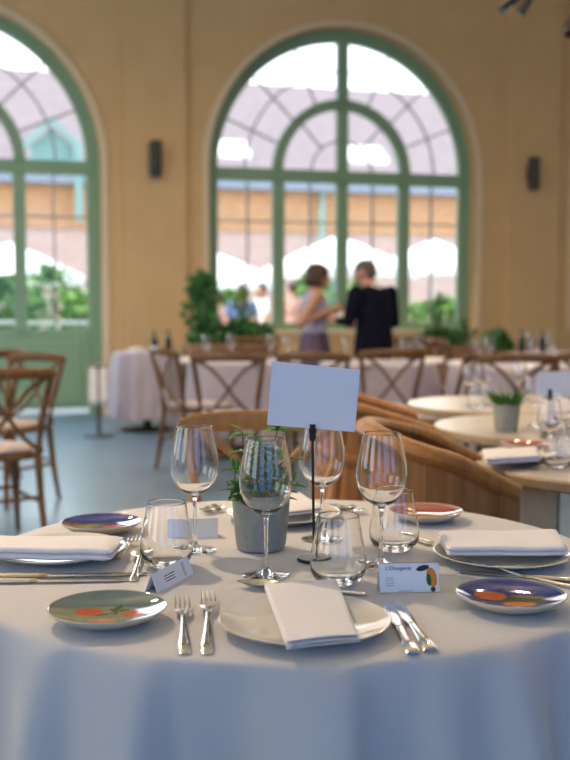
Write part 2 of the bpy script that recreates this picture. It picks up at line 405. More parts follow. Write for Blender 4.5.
for u, z in ((3.05, 5.0), (6.9, 5.0)):
    b = MB(); y = -.35+(z-4.3)/3.4*4.55
    b.loft([[(u-.55, y-.02, z+.10), (u+.55, y-.02, z+.10), (u+.55, y+.7, z+.55), (u-.55, y+.7, z+.55)], [(u-.55, y-.02, z-.2), (u+.55, y-.02, z-.2), (u+.55, y+.7, z+.3), (u-.55, y+.7, z+.3)]])
    b.obj('skylight', m_whitem, bd, smooth=False)
for u in (-1.55,):
    b = MB(); b.loft([[(u-.5, y, 4.3), (u+.5, y, 4.3), (u+.5, y, 5.0), (u, y, 5.45), (u-.5, y, 5.0)] for y in (-.2, 1.4)]); b.obj('dormer', m_turq, bd, smooth=False)
    b = MB(); b.tube([(u-.7, -.3, 4.95), (u, -.3, 5.6), (u+.7, -.3, 4.95)], .07, 4); b.box((u+.52, -.42, 3.2), (u+.68, -.3, 5.0)); b.obj('dormer_trim', m_turq, bd, smooth=False)
b = MB(); b.tube([(5.3, -.2, 1.9), (5.3, -.2, 4.2)], .07, 8); b.obj('downpipe', m_turq, bd)

def parasol(px, py, Y, r, label):
    p = ay(px, py, Y); t = thing('parasol', label, 'parasol', (p.x, Y, -.02), .2, 'white parasols in the courtyard'); h = p.z+.02
    b = MB(); rings = []
    for rr, z in ((.02, h), (r*.5, h-r*.2), (r, h-r*.43), (r, h-r*.43-.16)): rings.append([(rr*math.cos(PI/4*k+.39)*(1), rr*math.sin(PI/4*k+.39), z) for k in range(8)])
    b.loft(rings, closed_ends=False); b.obj('canopy', m_white, t, smooth=False, solid=.01)
    b = MB(); b.tube([(0, 0, 0), (0, 0, h-.05)], .025, 10); b.obj('pole', m_whitem, t)
    b = MB(); b.box((-.3, -.3, 0), (.3, .3, .08)); b.obj('base', m_dark, t, smooth=False)
parasol(338, 236, 19.5, 1.45, 'white parasol outside, the middle one behind the two standing people')
parasol(434, 240, 22.6, 1.4, 'white parasol outside, behind the right-hand panes of the arched window')
parasol(218, 254, 22.8, 1.4, 'white parasol outside, behind the leftmost panes of the arched window')
parasol(10, 243, 19, 1.4, 'white parasol outside the glazed green door')

def leaves(b, pts, size, rnd, up=.4):
    for p in pts:
        d = Vector((rnd.uniform(-1, 1), rnd.uniform(-1, 1), rnd.uniform(-up, 1))).normalized()
        s_ = d.cross(Vector((rnd.uniform(-1, 1), rnd.uniform(-1, 1), rnd.uniform(-1, 1)))).normalized(); L = size*rnd.uniform(.7, 1.2)
        n_ = d.cross(s_); p = Vector(p)
        a, c, e, f = p, p+d*L*.5+s_*L*.28+n_*L*.05, p+d*L-n_*L*.08, p+d*L*.5-s_*L*.28+n_*L*.05
        m_ = p+d*L*.5-n_*L*.04
        v = [b._v(q) for q in (a, c, e, f, m_)]
        b._f([v[0], v[1], v[4]]); b._f([v[1], v[2], v[4]]); b._f([v[2], v[3], v[4]]); b._f([v[3], v[0], v[4]])
def bush(name, label, cat, loc, rx, ry, h, n, size, m, seed, z0=0, group=None):
    rnd = random.Random(seed); t = thing(name, label, cat, loc, 0, group); b = MB(); pts = []
    for i in range(n):
        a = rnd.uniform(0, 2*PI); q = rnd.random()**.5; z = rnd.uniform(0, 1); k = math.sin(PI*min(1, .18+z*.82))**.5
        pts.append((rx*q*k*math.cos(a), ry*q*k*math.sin(a), z0+z*h))
    leaves(b, pts, size, rnd); b.obj('foliage', m, t, smooth=False)
    b = MB()
    for k in range(5):
        a = k*1.257; b.tube([(0, 0, 0), (rx*.2*math.cos(a), ry*.2*math.sin(a), z0+h*.4), (rx*.5*math.cos(a), ry*.5*math.sin(a), z0+h*.8)], .012, 6)
    b.obj('stem', m_stem, t)
    return t
k = 0
for px, Y, w_, h, nm in ((226, 17.4, .7, 1.35, 'behind the leftmost panes of the arched window'), (312, 17.2, .55, 1.65, 'behind the woman'), (360, 16.4, .5, 1.5, 'behind the man'),
                    (440, 15.0, 1.1, 1.2, 'outside the right-hand panes of the arched window'), (8, 14.6, .6, 1.5, 'at the left edge outside the glazed door'), (48, 16, 1.0, 1.7, 'outside the middle of the glazed door'), (80, 14.4, .4, 1.3, 'outside the door beside the green jamb')):
    p = ay(px, 303, Y); k += 1
    bush('courtyard_shrub', 'leafy green courtyard shrub '+nm, 'shrub', (p.x, Y, -.02), w_*.9, .5, h, 900, .16, m_leaf3, 100+k, .05)
def garden_chair(px, Y, label):
    p = ay(px, 303, Y); t = thing('garden_chair', label, 'chair', (p.x, Y, -.02), 0, 'white garden chairs outside the door')
    b = MB(); pts = []
    for x, z in ((-.24, .5), (-.24, .95), (-.2, 1.0), (.2, 1.0), (.24, .95), (.24, .5)): pts.append((x, -.2, z))
    b.tube(pts, .024, 8, up=(0, 1, 0)); b.obj('back_frame', m_whitem, t)
    b = MB(); b.box((-.24, -.22, .44), (.24, .22, .48)); b.obj('seat', m_whitem, t, smooth=False, bevel=.01)
    for sx_ in (-1, 1):
        for sy_ in (-1, 1): b = MB(); b.tube([(sx_*.22, sy_*.2, 0), (sx_*.22, sy_*.2, .45)], .02, 8); b.obj('leg', m_whitem, t)
garden_chair(2, 13.2, 'white garden chair outside, leftmost behind the glazed door')
garden_chair(41, 13.0, 'white garden chair outside, in the middle behind the glazed door')
garden_chair(80, 13.2, 'white garden chair outside, nearest the right jamb of the glazed door')

# ------------------------------------------------------------------ wall lamps
def sconce(u, label):
    t = thing('wall_lamp', label, 'lamp', R(u, -.07, 2.76), PHI, 'black wall lamps on the pilasters')
    b = MB(); b.box((-.05, -.02, -.08), (.05, 0, .08)); b.obj('bracket', m_black, t, smooth=False)
    b = MB(); b.lathe([(.0, -.18), (.055, -.19), (.065, -.175), (.065, .175), (.055, .19), (0, .18)], 24, c=(0, -.085)); b.obj('lamp_body', m_dark, t)
sconce(-1.49, 'black cylindrical wall lamp on the pilaster left of the arched window')
sconce(3.04, 'black cylindrical wall lamp on the pilaster right of the arched window')

# ------------------------------------------------------------------ pendants (one in view, the others added for warm light)
def pendant(x, y, z, label, power, s_=1.0):
    t = thing('pendant_lamp', label, 'lamp', (x, y, z), 0, 'black bell pendant lamps')
    b = MB(); b.lathe([(.20*s_, 0), (.205*s_, .01), (.17*s_, .16*s_), (.07*s_, .26*s_), (.035*s_, .34*s_), (0, .35*s_)], 32); shade_ = b.obj('lamp_shade', m_black, t, solid=.004)
    b = MB(); b.tube([(0, 0, .34*s_), (0, 0, 5.2-z)], .006, 6); b.obj('cord', m_black, t)
    mb = bpy.data.materials.get('bulb_glow')
    if not mb:
        mb = bpy.data.materials.new('bulb_glow'); mb.use_nodes = True; q = mb.node_tree.nodes['Principled BSDF']; q.inputs['Emission Color'].default_value = (1, .7, .4, 1); q.inputs['Emission Strength'].default_value = 6
    b = MB(); b.ell((0, 0, .1*s_), (.045*s_, .045*s_, .055*s_)); b.obj('bulb', mb, shade_)
    d = bpy.data.lights.new('pendant_light', 'AREA'); d.shape = 'DISK'; d.size = .16*s_; d.energy = power; d.color = (1, .74, .48)
    o = bpy.data.objects.new('pendant_light', d); C.objects.link(o); o.location = (x, y, z-.005)
    d = bpy.data.lights.new('added_uplight', 'AREA'); d.shape = 'DISK'; d.size = .2*s_; d.energy = power*.28; d.color = (1, .74, .48)  # added upward fill that brightens the ceiling and upper walls
    o = bpy.data.objects.new('added_uplight', d); C.objects.link(o); o.location = (x, y, z+.37*s_); o.rotation_euler = (PI, 0, 0)
p = ay(574, 20, 5.2)
pendant(ay(578, 34, 5.2).x+.02, 5.2, ay(578, 34, 5.2).z, 'black bell pendant lamp cut by the top right corner', 14, .42)
for x, y, z in ((-1.5, 3.6, 3.1), (1.5, 7.6, 3.9), (-2.3, 7.4, 3.9), (-4.2, 4.6, 3.6), (3.0, 4.4, 3.6)):  # out of view, added to light the table and far wall
    pendant(x, y, z, 'black bell pendant lamp added unseen above the view for warm light', 84 if x == -1.5 else (54 if y > 7 else 36))
p0 = ay(500, 12, 6.0)
t0_ = ay(548, -26, 6.0)
t = thing('ceiling_fixture', 'black ceiling fixture with slanting arms at the top right edge', 'fixture', t0_)
b = MB(); b.lathe([(0, .0), (.05, .0), (.06, .03), (.05, .08), (.02, .10), (0, .10)], 24); b.obj('hub', m_black, t)
b = MB(); b.tube([(0, 0, .08), (0, 0, 5.2-t0_.z)], .012, 8); b.obj('rod', m_black, t)
for px_, py_, dY in ((502, 10, -.05), (520, 14, .08), (590, 6, .05)):
    e_ = ay(px_, py_, 6+dY)-t0_
    b = MB(); b.tube([(0, 0, .03), e_*.5+Vector((0, 0, .012)), e_], [.026, .026, .032], 8, flat=(1.2, .8)); b.obj('arm', m_black, t)

# ================================================================== FURNITURE BUILDERS
def crossback(label, group, loc, rotz, wm=None):
    """faces local +Y"""
    wm = wm or m_chair
    t = thing('crossback_chair', label, 'chair', loc, rotz, group)
    b = MB(); out = []
    for k in range(28):
        a = 2*PI*k/28; c_, s_ = math.cos(a), math.sin(a); f = (abs(c_)**4+abs(s_)**4)**-.25
        out.append((.215*f*c_*(1+.06*s_), .21*f*s_))
    b.loft([[(x*q, y*q, z) for x, y in out] for q, z in ((.95, .435), (1, .445), (1, .46), (.97, .47))]); seat_ = b.obj('seat', wm, t)
    b = MB(); b.loft([[(x*q, y*q, z) for x, y in out] for q, z in ((.9, .47), (.93, .482), (.86, .492))]); b.obj('cushion', m_rush, seat_)
    for s_ in (-1, 1):
        b = MB(); b.tube([(s_*.175, .17, .44), (s_*.185, .185, .2), (s_*.195, .20, 0)], [.021, .018, .014], 10); b.obj('leg', wm, t)
        b = MB(); b.tube([(s_*.19, -.26, 0), (s_*.183, -.225, .2), (s_*.178, -.195, .44), (s_*.19, -.215, .62), (s_*.215, -.26, .80), (s_*.225, -.275, .86)], [.014, .018, .021, .019, .017, .016], 10); b.obj('rear_leg', wm, t)
    b = MB(); pts = []
    for i in range(13):
        x = -.245+.49*i/12; q = (x/.245)**2; pts.append((x, -.325+.05*q, .868+.012*(1-q)))
    b.tube(pts, [.018]+[.03]*11+[.018], 10, flat=(.45, 1.0)); b.obj('top_rail', wm, t)
    for s_ in (-1, 1):
        b = MB(); pts = []
        for i in range(9):
            q = i/8; x = s_*(-.20+.40*q*(1)) ; pts.append((x*(1-.0), -.205-.085*q-.03*math.sin(PI*q), .48+.375*q+.03*math.sin(2*PI*q)*-1))
        b.tube(pts, .012, 8, flat=(.7, 1)); b.obj('cross_bar', wm, t)
    b = MB(); b.tube([(-.18, -.215, .245), (0, -.235, .245), (.18, -.215, .245)], .01, 8); b.tube([(-.18, .18, .24), (.18, .18, .24)], .01, 8)
    b.tube([(-.18, -.2, .22), (-.182, .18, .22)], .01, 8); b.tube([(.18, -.2, .22), (.182, .18, .22)], .01, 8); b.obj('stretcher', wm, t)
    return t
def tub(label, loc, rotz, dx=.40, hw=.27):
    """horseshoe-backed wooden armchair facing local +X"""
    t = thing('tub_armchair', label, 'chair', loc, rotz, 'wooden tub armchairs')
    path = []
    n = 26
    for i in range(n+1):
        q = i/n; s_ = q*2-1       # -1 near arm end .. 0 back .. 1 far arm end
        a = abs(s_)
        if a > .5: x = -dx/2+.2+(a-.5)/.5*(dx-.2); y = hw
        else: th = a/.5*PI/2; x = -dx/2+.2-.2*math.cos(th); y = hw*math.sin(th)
        y = math.copysign(y, s_) if s_ != 0 else 0
        z = .87-.135*(max(0, a-.12)/.88)**1.1
        path.append(Vector((x, y, z)))
    b = MB(); b.tube(path, .034, 10, flat=(1.1, .75)); b.obj('top_rail', m_tub, t)
    b = MB(); rings = []
    for p in path: c_ = Vector((p.x*.96, p.y*.96, 0)); o_ = Vector((p.x, p.y, 0)); rings.append([(o_.x, o_.y, .34), (o_.x, o_.y, p.z-.01), (c_.x, c_.y, p.z-.01), (c_.x, c_.y, .34)])
    b.loft(rings); b.obj('back_panel', m_tub, t, smooth=False)
    for z_ in (.66,):
        b = MB(); b.tube([Vector((p.x*1.01, p.y*1.015, z_-(.87-p.z)*.75)) for p in path], .017, 8, flat=(.6, 1)); b.obj('middle_rail', m_tub, t)
    b = MB(); b.box((-dx/2+.06, -hw+.03, .36), (dx/2-.01, hw-.03, .44)); b.obj('seat', m_tub, t, smooth=False, bevel=.012)
    for x, y, z in ((dx/2-.02, hw, .74), (dx/2-.02, -hw, .74), (-dx/2+.1, hw*.8, .36), (-dx/2+.1, -hw*.8, .36)):
        b = MB(); b.tube([(x, y, 0), (x, y, z*.5), (x, y, z)], [.018, .024, .024], 4); b.obj('leg', m_tub, t, smooth=False)
    return t
def cloth_obj(label, loc, r, ztop, drop, seed, folds=9, amp=.04, m=m_cloth, group=None, extra=None):
    rnd = random.Random(seed); ph = [rnd.uniform(0, 6.28) for _ in range(5)]; b = MB(); n = 288; rings = []
    prof = [(0.02, 0, 0), (r*.3, 0, 0), (r*.6, 0, 0), (r*.85, 0, 0), (r*.955, 0, 0), (r*.988, -.0003, .0), (r*.998, -.0018, .01), (r+.0035, -.006, .05), (r+.005, -.014, .12)]
    for i in range(1, 19): q = (i/18)**1.3; prof.append((r+.006+.028*q**.8, -.014-(drop-.014)*q, .12+.88*q**.7))
    for rr, z, s_ in prof:
        ring = []
        for k_ in range(n):
            a = 2*PI*k_/n
            f = .6*math.cos(folds*a+ph[0]+.6*math.sin(2*a+ph[2]))+.35*math.cos((folds*2-3)*a+ph[1])+.25*math.cos(4*a+ph[3])
            f = f if f > 0 else f*.5
            d = amp*s_*f+ (noise.noise(Vector((math.cos(a)*3, math.sin(a)*3, z*4+seed)))*.012*s_)
            if extra: d += extra(a, s_)
            zz = z+ (noise.noise(Vector((rr*math.cos(a)*5, rr*math.sin(a)*5, seed)))*.0009 if s_ == 0 else 0)
            ring.append(((rr+d)*math.cos(a), (rr+d)*math.sin(a), ztop+zz))
        rings.append(ring)
    b.loft(rings, closed_ends=False); b._f([b.bm.verts[k_] for k_ in range(n)]) if False else None
    b.bm.verts.ensure_lookup_table(); b._f([b.bm.verts[k_] for k_ in range(n)])
    o = b.obj('tablecloth', m, loc=loc, angle=180, solid=.0016 if r < .595 and seed == 1 else 0); tag(o, label, 'tablecloth', group); return o
def round_table(name, label, loc, r, top_m, h=.745, group=None, th=.035, edge=None):
    t = thing(name, label, 'table', loc, 0, group)
    b = MB(); b.lathe([(0, h-th), (r-.01, h-th), (r, h-th+.006), (r, h-.006), (r-.006, h), (0, h)], 72); 
    o = b.obj('tabletop', [top_m, edge or top_m], t, angle=30)
    if edge:
        for p_ in o.data.polygons:
            if abs(p_.normal.z) < .9: p_.material_index = 1
    b = MB(); b.lathe([(0, .02), (.045, .02), (.04, .1), (.04, h-th-.03), (.12, h-th), (0, h-th)], 24); b.obj('pedestal', m_black, t)
    b = MB(); b.lathe([(0, 0), (.24, 0), (.24, .012), (.06, .03), (0, .03)], 40); b.obj('base', m_black, t)
    return t

# ================================================================== THE NEAR TABLE
TC = Vector((.01, 1.93, 0)); TR = .585
round_table('round_table', 'round dining table under the near white tablecloth', (TC.x, TC.y, 0), TR-.004, m_tedge, h=.747)
def ridges(a, s_):
    v = 0
    for deg, amp_, wl, wr in ((-34, .035, 7, 2.2), (-18.5, .045, 8, 1.8), (-7, -.018, 5, 3), (7, .040, 7, 1.6), (19, .030, 2.2, 7), (30, .05, 3, 6), (44, .04, 2.5, 6), (-50, .05, 6, 2), (62, .05, 6, 4), (-68, .05, 6, 4)):
        d = (math.degrees(a)+90-deg+180) % 360-180; w_ = wl if d < 0 else wr
        v += amp_*math.exp(-(d/w_)**2)
    return 1.6*v*min(1, s_*1.9)*(.7+.3*s_)
cloth_obj('large white tablecloth draped over the near round table', (TC.x, TC.y, 0), TR, .75, .52, 1, folds=9, amp=.022, extra=ridges)
ZT = .7508

def lathe_obj(name, prof, m, parent=None, n=64, **k): b = MB(); b.lathe(prof, n); return b.obj(name, m, parent, **k)

# wine glass (outer wall up, inner wall down)
def spline(pts, sub=5):
    out = []
    P = [pts[0]]+list(pts)+[pts[-1]]
    for i in range(1, len(P)-2):
        for j in range(sub):
            t = j/sub; a, b_, c_, d = P[i-1], P[i], P[i+1], P[i+2]
            out.append(tuple(.5*((2*b_[q])+(-a[q]+c_[q])*t+(2*a[q]-5*b_[q]+4*c_[q]-d[q])*t*t+(-a[q]+3*b_[q]-3*c_[q]+d[q])*t**3) for q in (0, 1)))
    out.append(tuple(pts[-1])); return out
WG_FOOT = [(0, .0002), (.0400, .0002), (.0412, .0010), (.0400, .0020), (.025, .0034), (.010, .0065), (.0055, .012), (.0040, .022), (.0036, .05), (.0036, .085), (.0045, .100), (.0075, .1065)]
WG_OUT = spline([(.0075, .1065), (.018, .111), (.031, .121), (.0405, .136), (.0455, .156), (.0448, .178), (.0405, .205), (.0360, .227), (.0332, .238)])
WG_IN = spline([(.0322, .238), (.0350, .227), (.0394, .205), (.0437, .178), (.0444, .156), (.0394, .137), (.0295, .1225), (.016, .1140), (.004, .1115)])+[(0, .1113)]
def wine_glass(label, loc, group='wine glasses on the near table'):
    t = thing('wine_glass', label, 'wine glass', loc, 0, group)
    lathe_obj('glass_body', WG_FOOT[:-1]+WG_OUT+[(.0327, .2385)]+WG_IN, m_glass, t, n=72, angle=60)
    return t
TB_OUT = [(0, .0002), (.022, .0002), (.026, .0015)]+spline([(.026, .0015), (.038, .008), (.0458, .022), (.0475, .036), (.0455, .056), (.0412, .080), (.0372, .102), (.0350, .116)])
TB_IN = spline([(.0340, .116), (.0362, .102), (.0402, .080), (.0445, .056), (.0463, .037), (.0440, .024), (.034, .0135), (.016, .0095), (.004, .009)])+[(0, .009)]
def tumbler(label, loc, group='stemless water glasses on the near table'):
    t = thing('stemless_glass', label, 'glass', loc, 0, group)
    lathe_obj('glass_body', TB_OUT+[(.0345, .1165)]+TB_IN, m_glass, t, n=72, angle=60)
    return t
P = az(195, 551); wg = wine_glass('tall wine glass, the leftmost one, left of the herb pot', (P.x, P.y, ZT))
for (x, y), lb in (((266, 576), 'tall wine glass standing in front of the grey herb pot'), ((322, 540), 'tall wine glass behind the black clip stand and white card'), ((381, 565), 'tall wine glass, the rightmost one, before the red patterned plate')):
    P = az(x, y); dup(wg, (P.x, P.y, ZT), 0, lb)
P = az(167, 567); tb = tumbler('stemless water glass at the left beside the patterned grey-green plate', (P.x, P.y, ZT))
for (x, y), lb in (((338, 584), 'stemless water glass in the middle behind the front dinner plate'), ((394, 551), 'stemless water glass behind the rightmost wine glass')):
    P = az(x, y); dup(tb, (P.x, P.y, ZT), 0, lb)

# dinner plates
def dinner_plate(label, loc, group='cream dinner plates on the near table'):
    t = thing('dinner_plate', label, 'plate', loc, 0, group)
    lathe_obj('plate_body', [(x_*.955, z_) for x_, z_ in [(0, .001), (.07, .001), (.075, 0), (.08, .002), (.105, .009), (.127, .0165), (.1295, .0175), (.130, .0188), (.1285, .0193), (.126, .0185), (.105, .0125), (.085, .0075), (.06, .006), (0, .0055)]], m_ceram, t, n=96, angle=60)
    return t
P = az(305, 620, .765); dp = dinner_plate('cream dinner plate at the front under a folded napkin', (P.x, P.y, ZT))
P1 = az(59, 549, .765); dup(dp, (P1.x, P1.y, ZT), 0, 'cream dinner plate at the left edge under a long napkin')
P2 = az(502, 553, .765); dup(dp, (P2.x, P2.y, ZT), 0, 'cream dinner plate at the right under a wide napkin')
P3 = az(283, 513, .765); dup(dp, (P3.x, P3.y, ZT), 0, 'cream dinner plate at the back, half hidden by the herb pot')

def napkin(label, pts, z, th, layers=3, seed=0, group='white folded napkins on the near table'):
    """folded napkin from four corner pixels (tl, tr, br, bl) seen at height z of its top"""
    W = [az(x, y, z) for x, y in pts]; c_ = sum(W, Vector())/4; base = z-th
    t = thing('napkin', label, 'napkin', (c_.x, c_.y, base), 0, group); W = [p-c_ for p in W]
    nu, nv = 24, 20
    for L in range(layers):
        z0 = th*L/layers; z1 = th*(L+1)/layers-.0004; b = MB(); q0 = 1-.006*L; off = Vector((.0015*math.sin(L*2+seed), .002*math.cos(L*3+seed), 0)); rings = []
        def pt(u, v): return (W[3]*(1-u)+W[2]*u)*(1-v)+(W[0]*(1-u)+W[1]*u)*v
        def surf(zz, top):
            g = []
            for i in range(nv+1):
                row = []
                for j in range(nu+1):
                    u, v = j/nu, i/nv; e = min(u, 1-u, v, 1-v); k = .0 if e > .03 else (1-e/.03)
                    p = pt(u, v)*q0+off; bl = (z1-z0)*.42*k*k*(-1 if top else 1)
                    wv = noise.noise(Vector((p.x*14+seed, p.y*14, L*.3)))*.0025*(L+1)/layers+.0
                    row.append(b._v((p.x, p.y, zz+bl+wv+.0)))
                g.append(row)
            return g
        A, B = surf(z0, False), surf(z1, True)
        for i in range(nv):
            for j in range(nu): b._f([A[i][j], A[i][j+1], A[i+1][j+1], A[i+1][j]]); b._f([B[i][j], B[i][j+1], B[i+1][j+1], B[i+1][j]])
        for i in range(nv):
            for j in (0, nu): b._f([A[i][j], A[i+1][j], B[i+1][j], B[i][j]])
        for j in range(nu):
            for i in (0, nv): b._f([A[i][j], A[i][j+1], B[i][j+1], B[i][j]])
        b.obj('fold', m_nap, t, angle=70)
    return t
napkin('white napkin folded into a tall rectangle on the front dinner plate', [(264, 583), (337, 577), (360, 633), (286, 640)], .779, .014, 3, 1)
napkin('long white napkin folded flat on the left dinner plate', [(-38, 534), (124, 536), (112, 550), (-42, 548)], .791, .020, 2, 4)
napkin('wide white napkin folded flat on the right dinner plate', [(437, 530), (556, 528), (568, 547), (447, 547)], .789, .018, 2, 7)
napkin('white napkin corner on the back dinner plate behind the herb pot', [(262, 497), (300, 491), (326, 506), (280, 512)], .782, .012, 2, 9)

# painted side plates
CREAM = (.66, .60, .46)
def ell_in(x, y, cx, cy, a, b_, rot=0):
    c_, s_ = math.cos(rot), math.sin(rot); dx, dy = x-cx, y-cy; u = dx*c_+dy*s_; v = -dx*s_+dy*c_; return (u/a)**2+(v/b_)**2 < 1
def side_plate(label, loc, r, paint, rotz=0, tilt=None):
    t = thing('side_plate', label, 'plate', loc, rotz, 'painted side plates on the near table')
    prof = [(0, .0018), (r*.45, .0018), (r*.48, 0), (r*.53, .001), (r*.78, .0090), (r*.94, .0175), (r, .0225), (r*1.003, .0238), (r*.99, .0246)]
    inner = []
    for i in range(46): q = 1-i/45; inner.append((r*.985*q, .0125+(.0241-.0125)*(q**2.8)))
    b = MB(); b.lathe(prof+inner, 180); o = b.obj('plate_body', attr_mat('painted_glaze', .06, .4), t, angle=60)
    ca = o.data.color_attributes.new('Col', 'FLOAT_COLOR', 'POINT'); k0 = 1+(len(prof)-1)*180
    for i, v in enumerate(o.data.vertices):
        x, y = v.co.x/r, v.co.y/r; q = math.hypot(x, y)
        ca.data[i].color = (*(paint(x, y-.30*(1-q*q*.7), q) if i >= k0 else CREAM), 1)
    return t
ORG, RED, LEAFC, YG = (.78, .16, .03), (.62, .09, .03), (.03, .09, .02), (.20, .22, .03)
def p_blue(x, y, q):
    if q > .965: return CREAM
    if ell_in(x, y, -.34, -.08, .30, .27, -.2) : return ORG
    if ell_in(x, y, .08, -.62, .30, .16): return (.72, .20, .06)
    if ell_in(x, y, .32, -.15, .33, .10, -.25): return (.32, .26, .12)
    if ell_in(x, y, .0, -.36, .45, .13, .1) or ell_in(x, y, .42, -.45, .2, .1, .6): return (.05, .10, .05)
    if q > .9: return (.10, .14, .26)
    n_ = noise.noise(Vector((x*3, y*3, 0)))*.3
    return (.010*(1+n_), .028*(1+n_), .25*(1+n_))
def p_grey(x, y, q):
    if q > .965: return (.45, .36, .20)
    if ell_in(x, y, -.32, -.22, .23, .21): return RED
    if ell_in(x, y, .52, -.32, .26, .24, .3): return RED
    if ell_in(x, y, -.02, -.72, .26, .10): return (.66, .20, .06)
    for cx, cy, a, b_, ro in ((.14, .05, .14, .06, 1.3), (.08, -.10, .10, .05, 2.4), (.24, -.12, .11, .05, .4), (-.08, -.36, .16, .05, .4), (.12, -.22, .03, .16, .2)):
        if ell_in(x, y, cx, cy, a, b_, ro): return LEAFC
    n_ = noise.noise(Vector((x*3, y*3, 4)))*.25
    if y > .1-.3*x*x: return (.11*(1+n_), .17*(1+n_), .17*(1+n_))
    return (.24*(1+n_), .27*(1+n_), .19*(1+n_))
def p_back(x, y, q):
    if q > .965: return CREAM
    if ell_in(x, y, .38, -.40, .36, .26): return RED
    if ell_in(x, y, -.28, -.30, .30, .22, .5): return YG
    if y < .1-abs(x)*.3 and x < -.2: return (.16, .10, .06)
    return (.010, .028, .22)
def p_red(x, y, q):
    if q > .965: return (.6, .45, .35)
    if ell_in(x, y, .0, -.30, .62, .26): return (.55, .24, .08)
    if q > .88: return (.5, .22, .2)
    return (.36, .075, .055)
P = az(511, 595, .77); side_plate('deep blue side plate with orange fruit, at the right', (P.x, P.y, ZT), .085, p_blue)
P = az(107.5, 609, .77); side_plate('grey-green side plate painted with red fruit, front left', (P.x, P.y, ZT), .0875, p_grey)
P = az(99, 520, .77); side_plate('dark blue side plate with red and olive fruit, at the back left', (P.x+.01, P.y-.03, ZT), .082, p_back)
P = az(424, 509, .77); side_plate('red side plate painted with an orange fruit, at the back right', (P.x, P.y-.03, ZT), .080, p_red)

# herb pot
P = az(261, 549)
hp = thing('herb_pot', 'grey concrete pot of green herbs in the middle of the near table', 'potted plant', (P.x, P.y, ZT))
hpp = lathe_obj('pot', [(0, 0), (.040, 0), (.0455, .003), (.048, .012), (.0535, .07), (.0555, .100), (.0545, .102), (.050, .102), (.0485, .085), (0, .085)], m_pot, hp, n=64)
lathe_obj('soil', [(0, .084), (.0485, .084), (.0487, .089), (.02, .092), (0, .092)], m_soil, hpp, n=32)
def leaf(b, p, d, L, Wd, droop=.25, n_=Vector((0, 0, 1))):
    p, d = Vector(p), Vector(d).normalized(); s_ = d.cross(n_)
    if s_.length < .05: s_ = Vector((1, 0, 0))
    s_.normalize(); u = s_.cross(d).normalized(); rows = []
    for i in range(8):
        q = i/7; w_ = Wd*math.sin(PI*min(1, q*.92+.06))**.75*(1-.25*q) if i < 7 else 0.0004; c_ = p+d*L*q-u*(droop*L*q*q)
        rows.append([c_-s_*w_+u*w_*.35, c_-s_*w_*.5+u*w_*.08, c_, c_+s_*w_*.5+u*w_*.08, c_+s_*w_+u*w_*.35])
    b.loft(rows, closed_ends=False, closed_ring=False)
rnd = random.Random(5)
def sprig(base, tip, nodes, L, whorl=4, bend=(0, 0, 0)):
    bs = MB(); b = MB(); base, tip = Vector(base), Vector(tip); pts = [base.lerp(tip, q/8)+Vector(bend)*math.sin(PI*q/8) for q in range(9)]
    bs.tube(pts, [.0016]*5+[.0011]*4, 6); bs.obj('stem', m_stem, hp)
    for k_ in range(nodes):
        q = .35+.65*k_/max(1, nodes-1); p = pts[min(8, int(q*8))]
        nl = whorl if k_ == nodes-1 else 3; a0 = rnd.uniform(0, 6)
        for j in range(nl+ (1 if k_ == nodes-1 else 0)):
            a = a0+2*PI*j/nl; el = .25 if j < nl else 1.4
            d = Vector((math.cos(a), math.sin(a), el)); leaf(b, p, d, L*rnd.uniform(.8, 1.15)*(1 if k_ == nodes-1 else .85), L*.27, .3)
    b.obj('leaves', m_leaf, hp, solid=.0004)
def L_(x, y, dy=0): q = ay(x, y, P.y+dy); return (q.x-P.x, dy, q.z-ZT)
sprig((-.012, -.01, .09), L_(243, 436, -.01), 4, 0.038, 5, (-.008, 0, 0))
sprig((.01, -.01, .09), L_(277, 431, -.01), 4, 0.038, 5)
sprig((-.028, -.02, .09), L_(236, 470, -.03), 3, .036, 4, (-.010, -.01, 0))
sprig((-.03, -.03, .09), L_(240, 492, -.045), 2, .040, 4)
sprig((.03, -.02, .09), L_(289, 486, -.03), 3, .036, 4)
sprig((.0, .02, .09), L_(262, 455, .01), 4, 0.038, 5)
sprig((.02, .0, .09), L_(272, 468, .0), 4, .036, 5)
sprig((-.01, -.02, .09), L_(256, 474, -.02), 3, .036, 5)
sprig((.02, .02, .09), L_(284, 460, .03), 4, .033, 4)
sprig((.01, -.03, .09), L_(266, 487, -.03), 3, .036, 5)
sprig((-.02, .02, .09), L_(249, 452, .02), 4, .033, 4)
sprig((0, -.03, .09), L_(248, 497, -.04), 2, .036, 5)

for k_, (x_, y_) in enumerate(((252, 462), (258, 446), (268, 458), (278, 470), (262, 478), (274, 486), (246, 480), (285, 474), (256, 490))):
    sprig((rnd.uniform(-.02, .02), rnd.uniform(-.02, .02), .09), L_(x_, y_, rnd.uniform(-.03, .01)), 3, .030, 5)
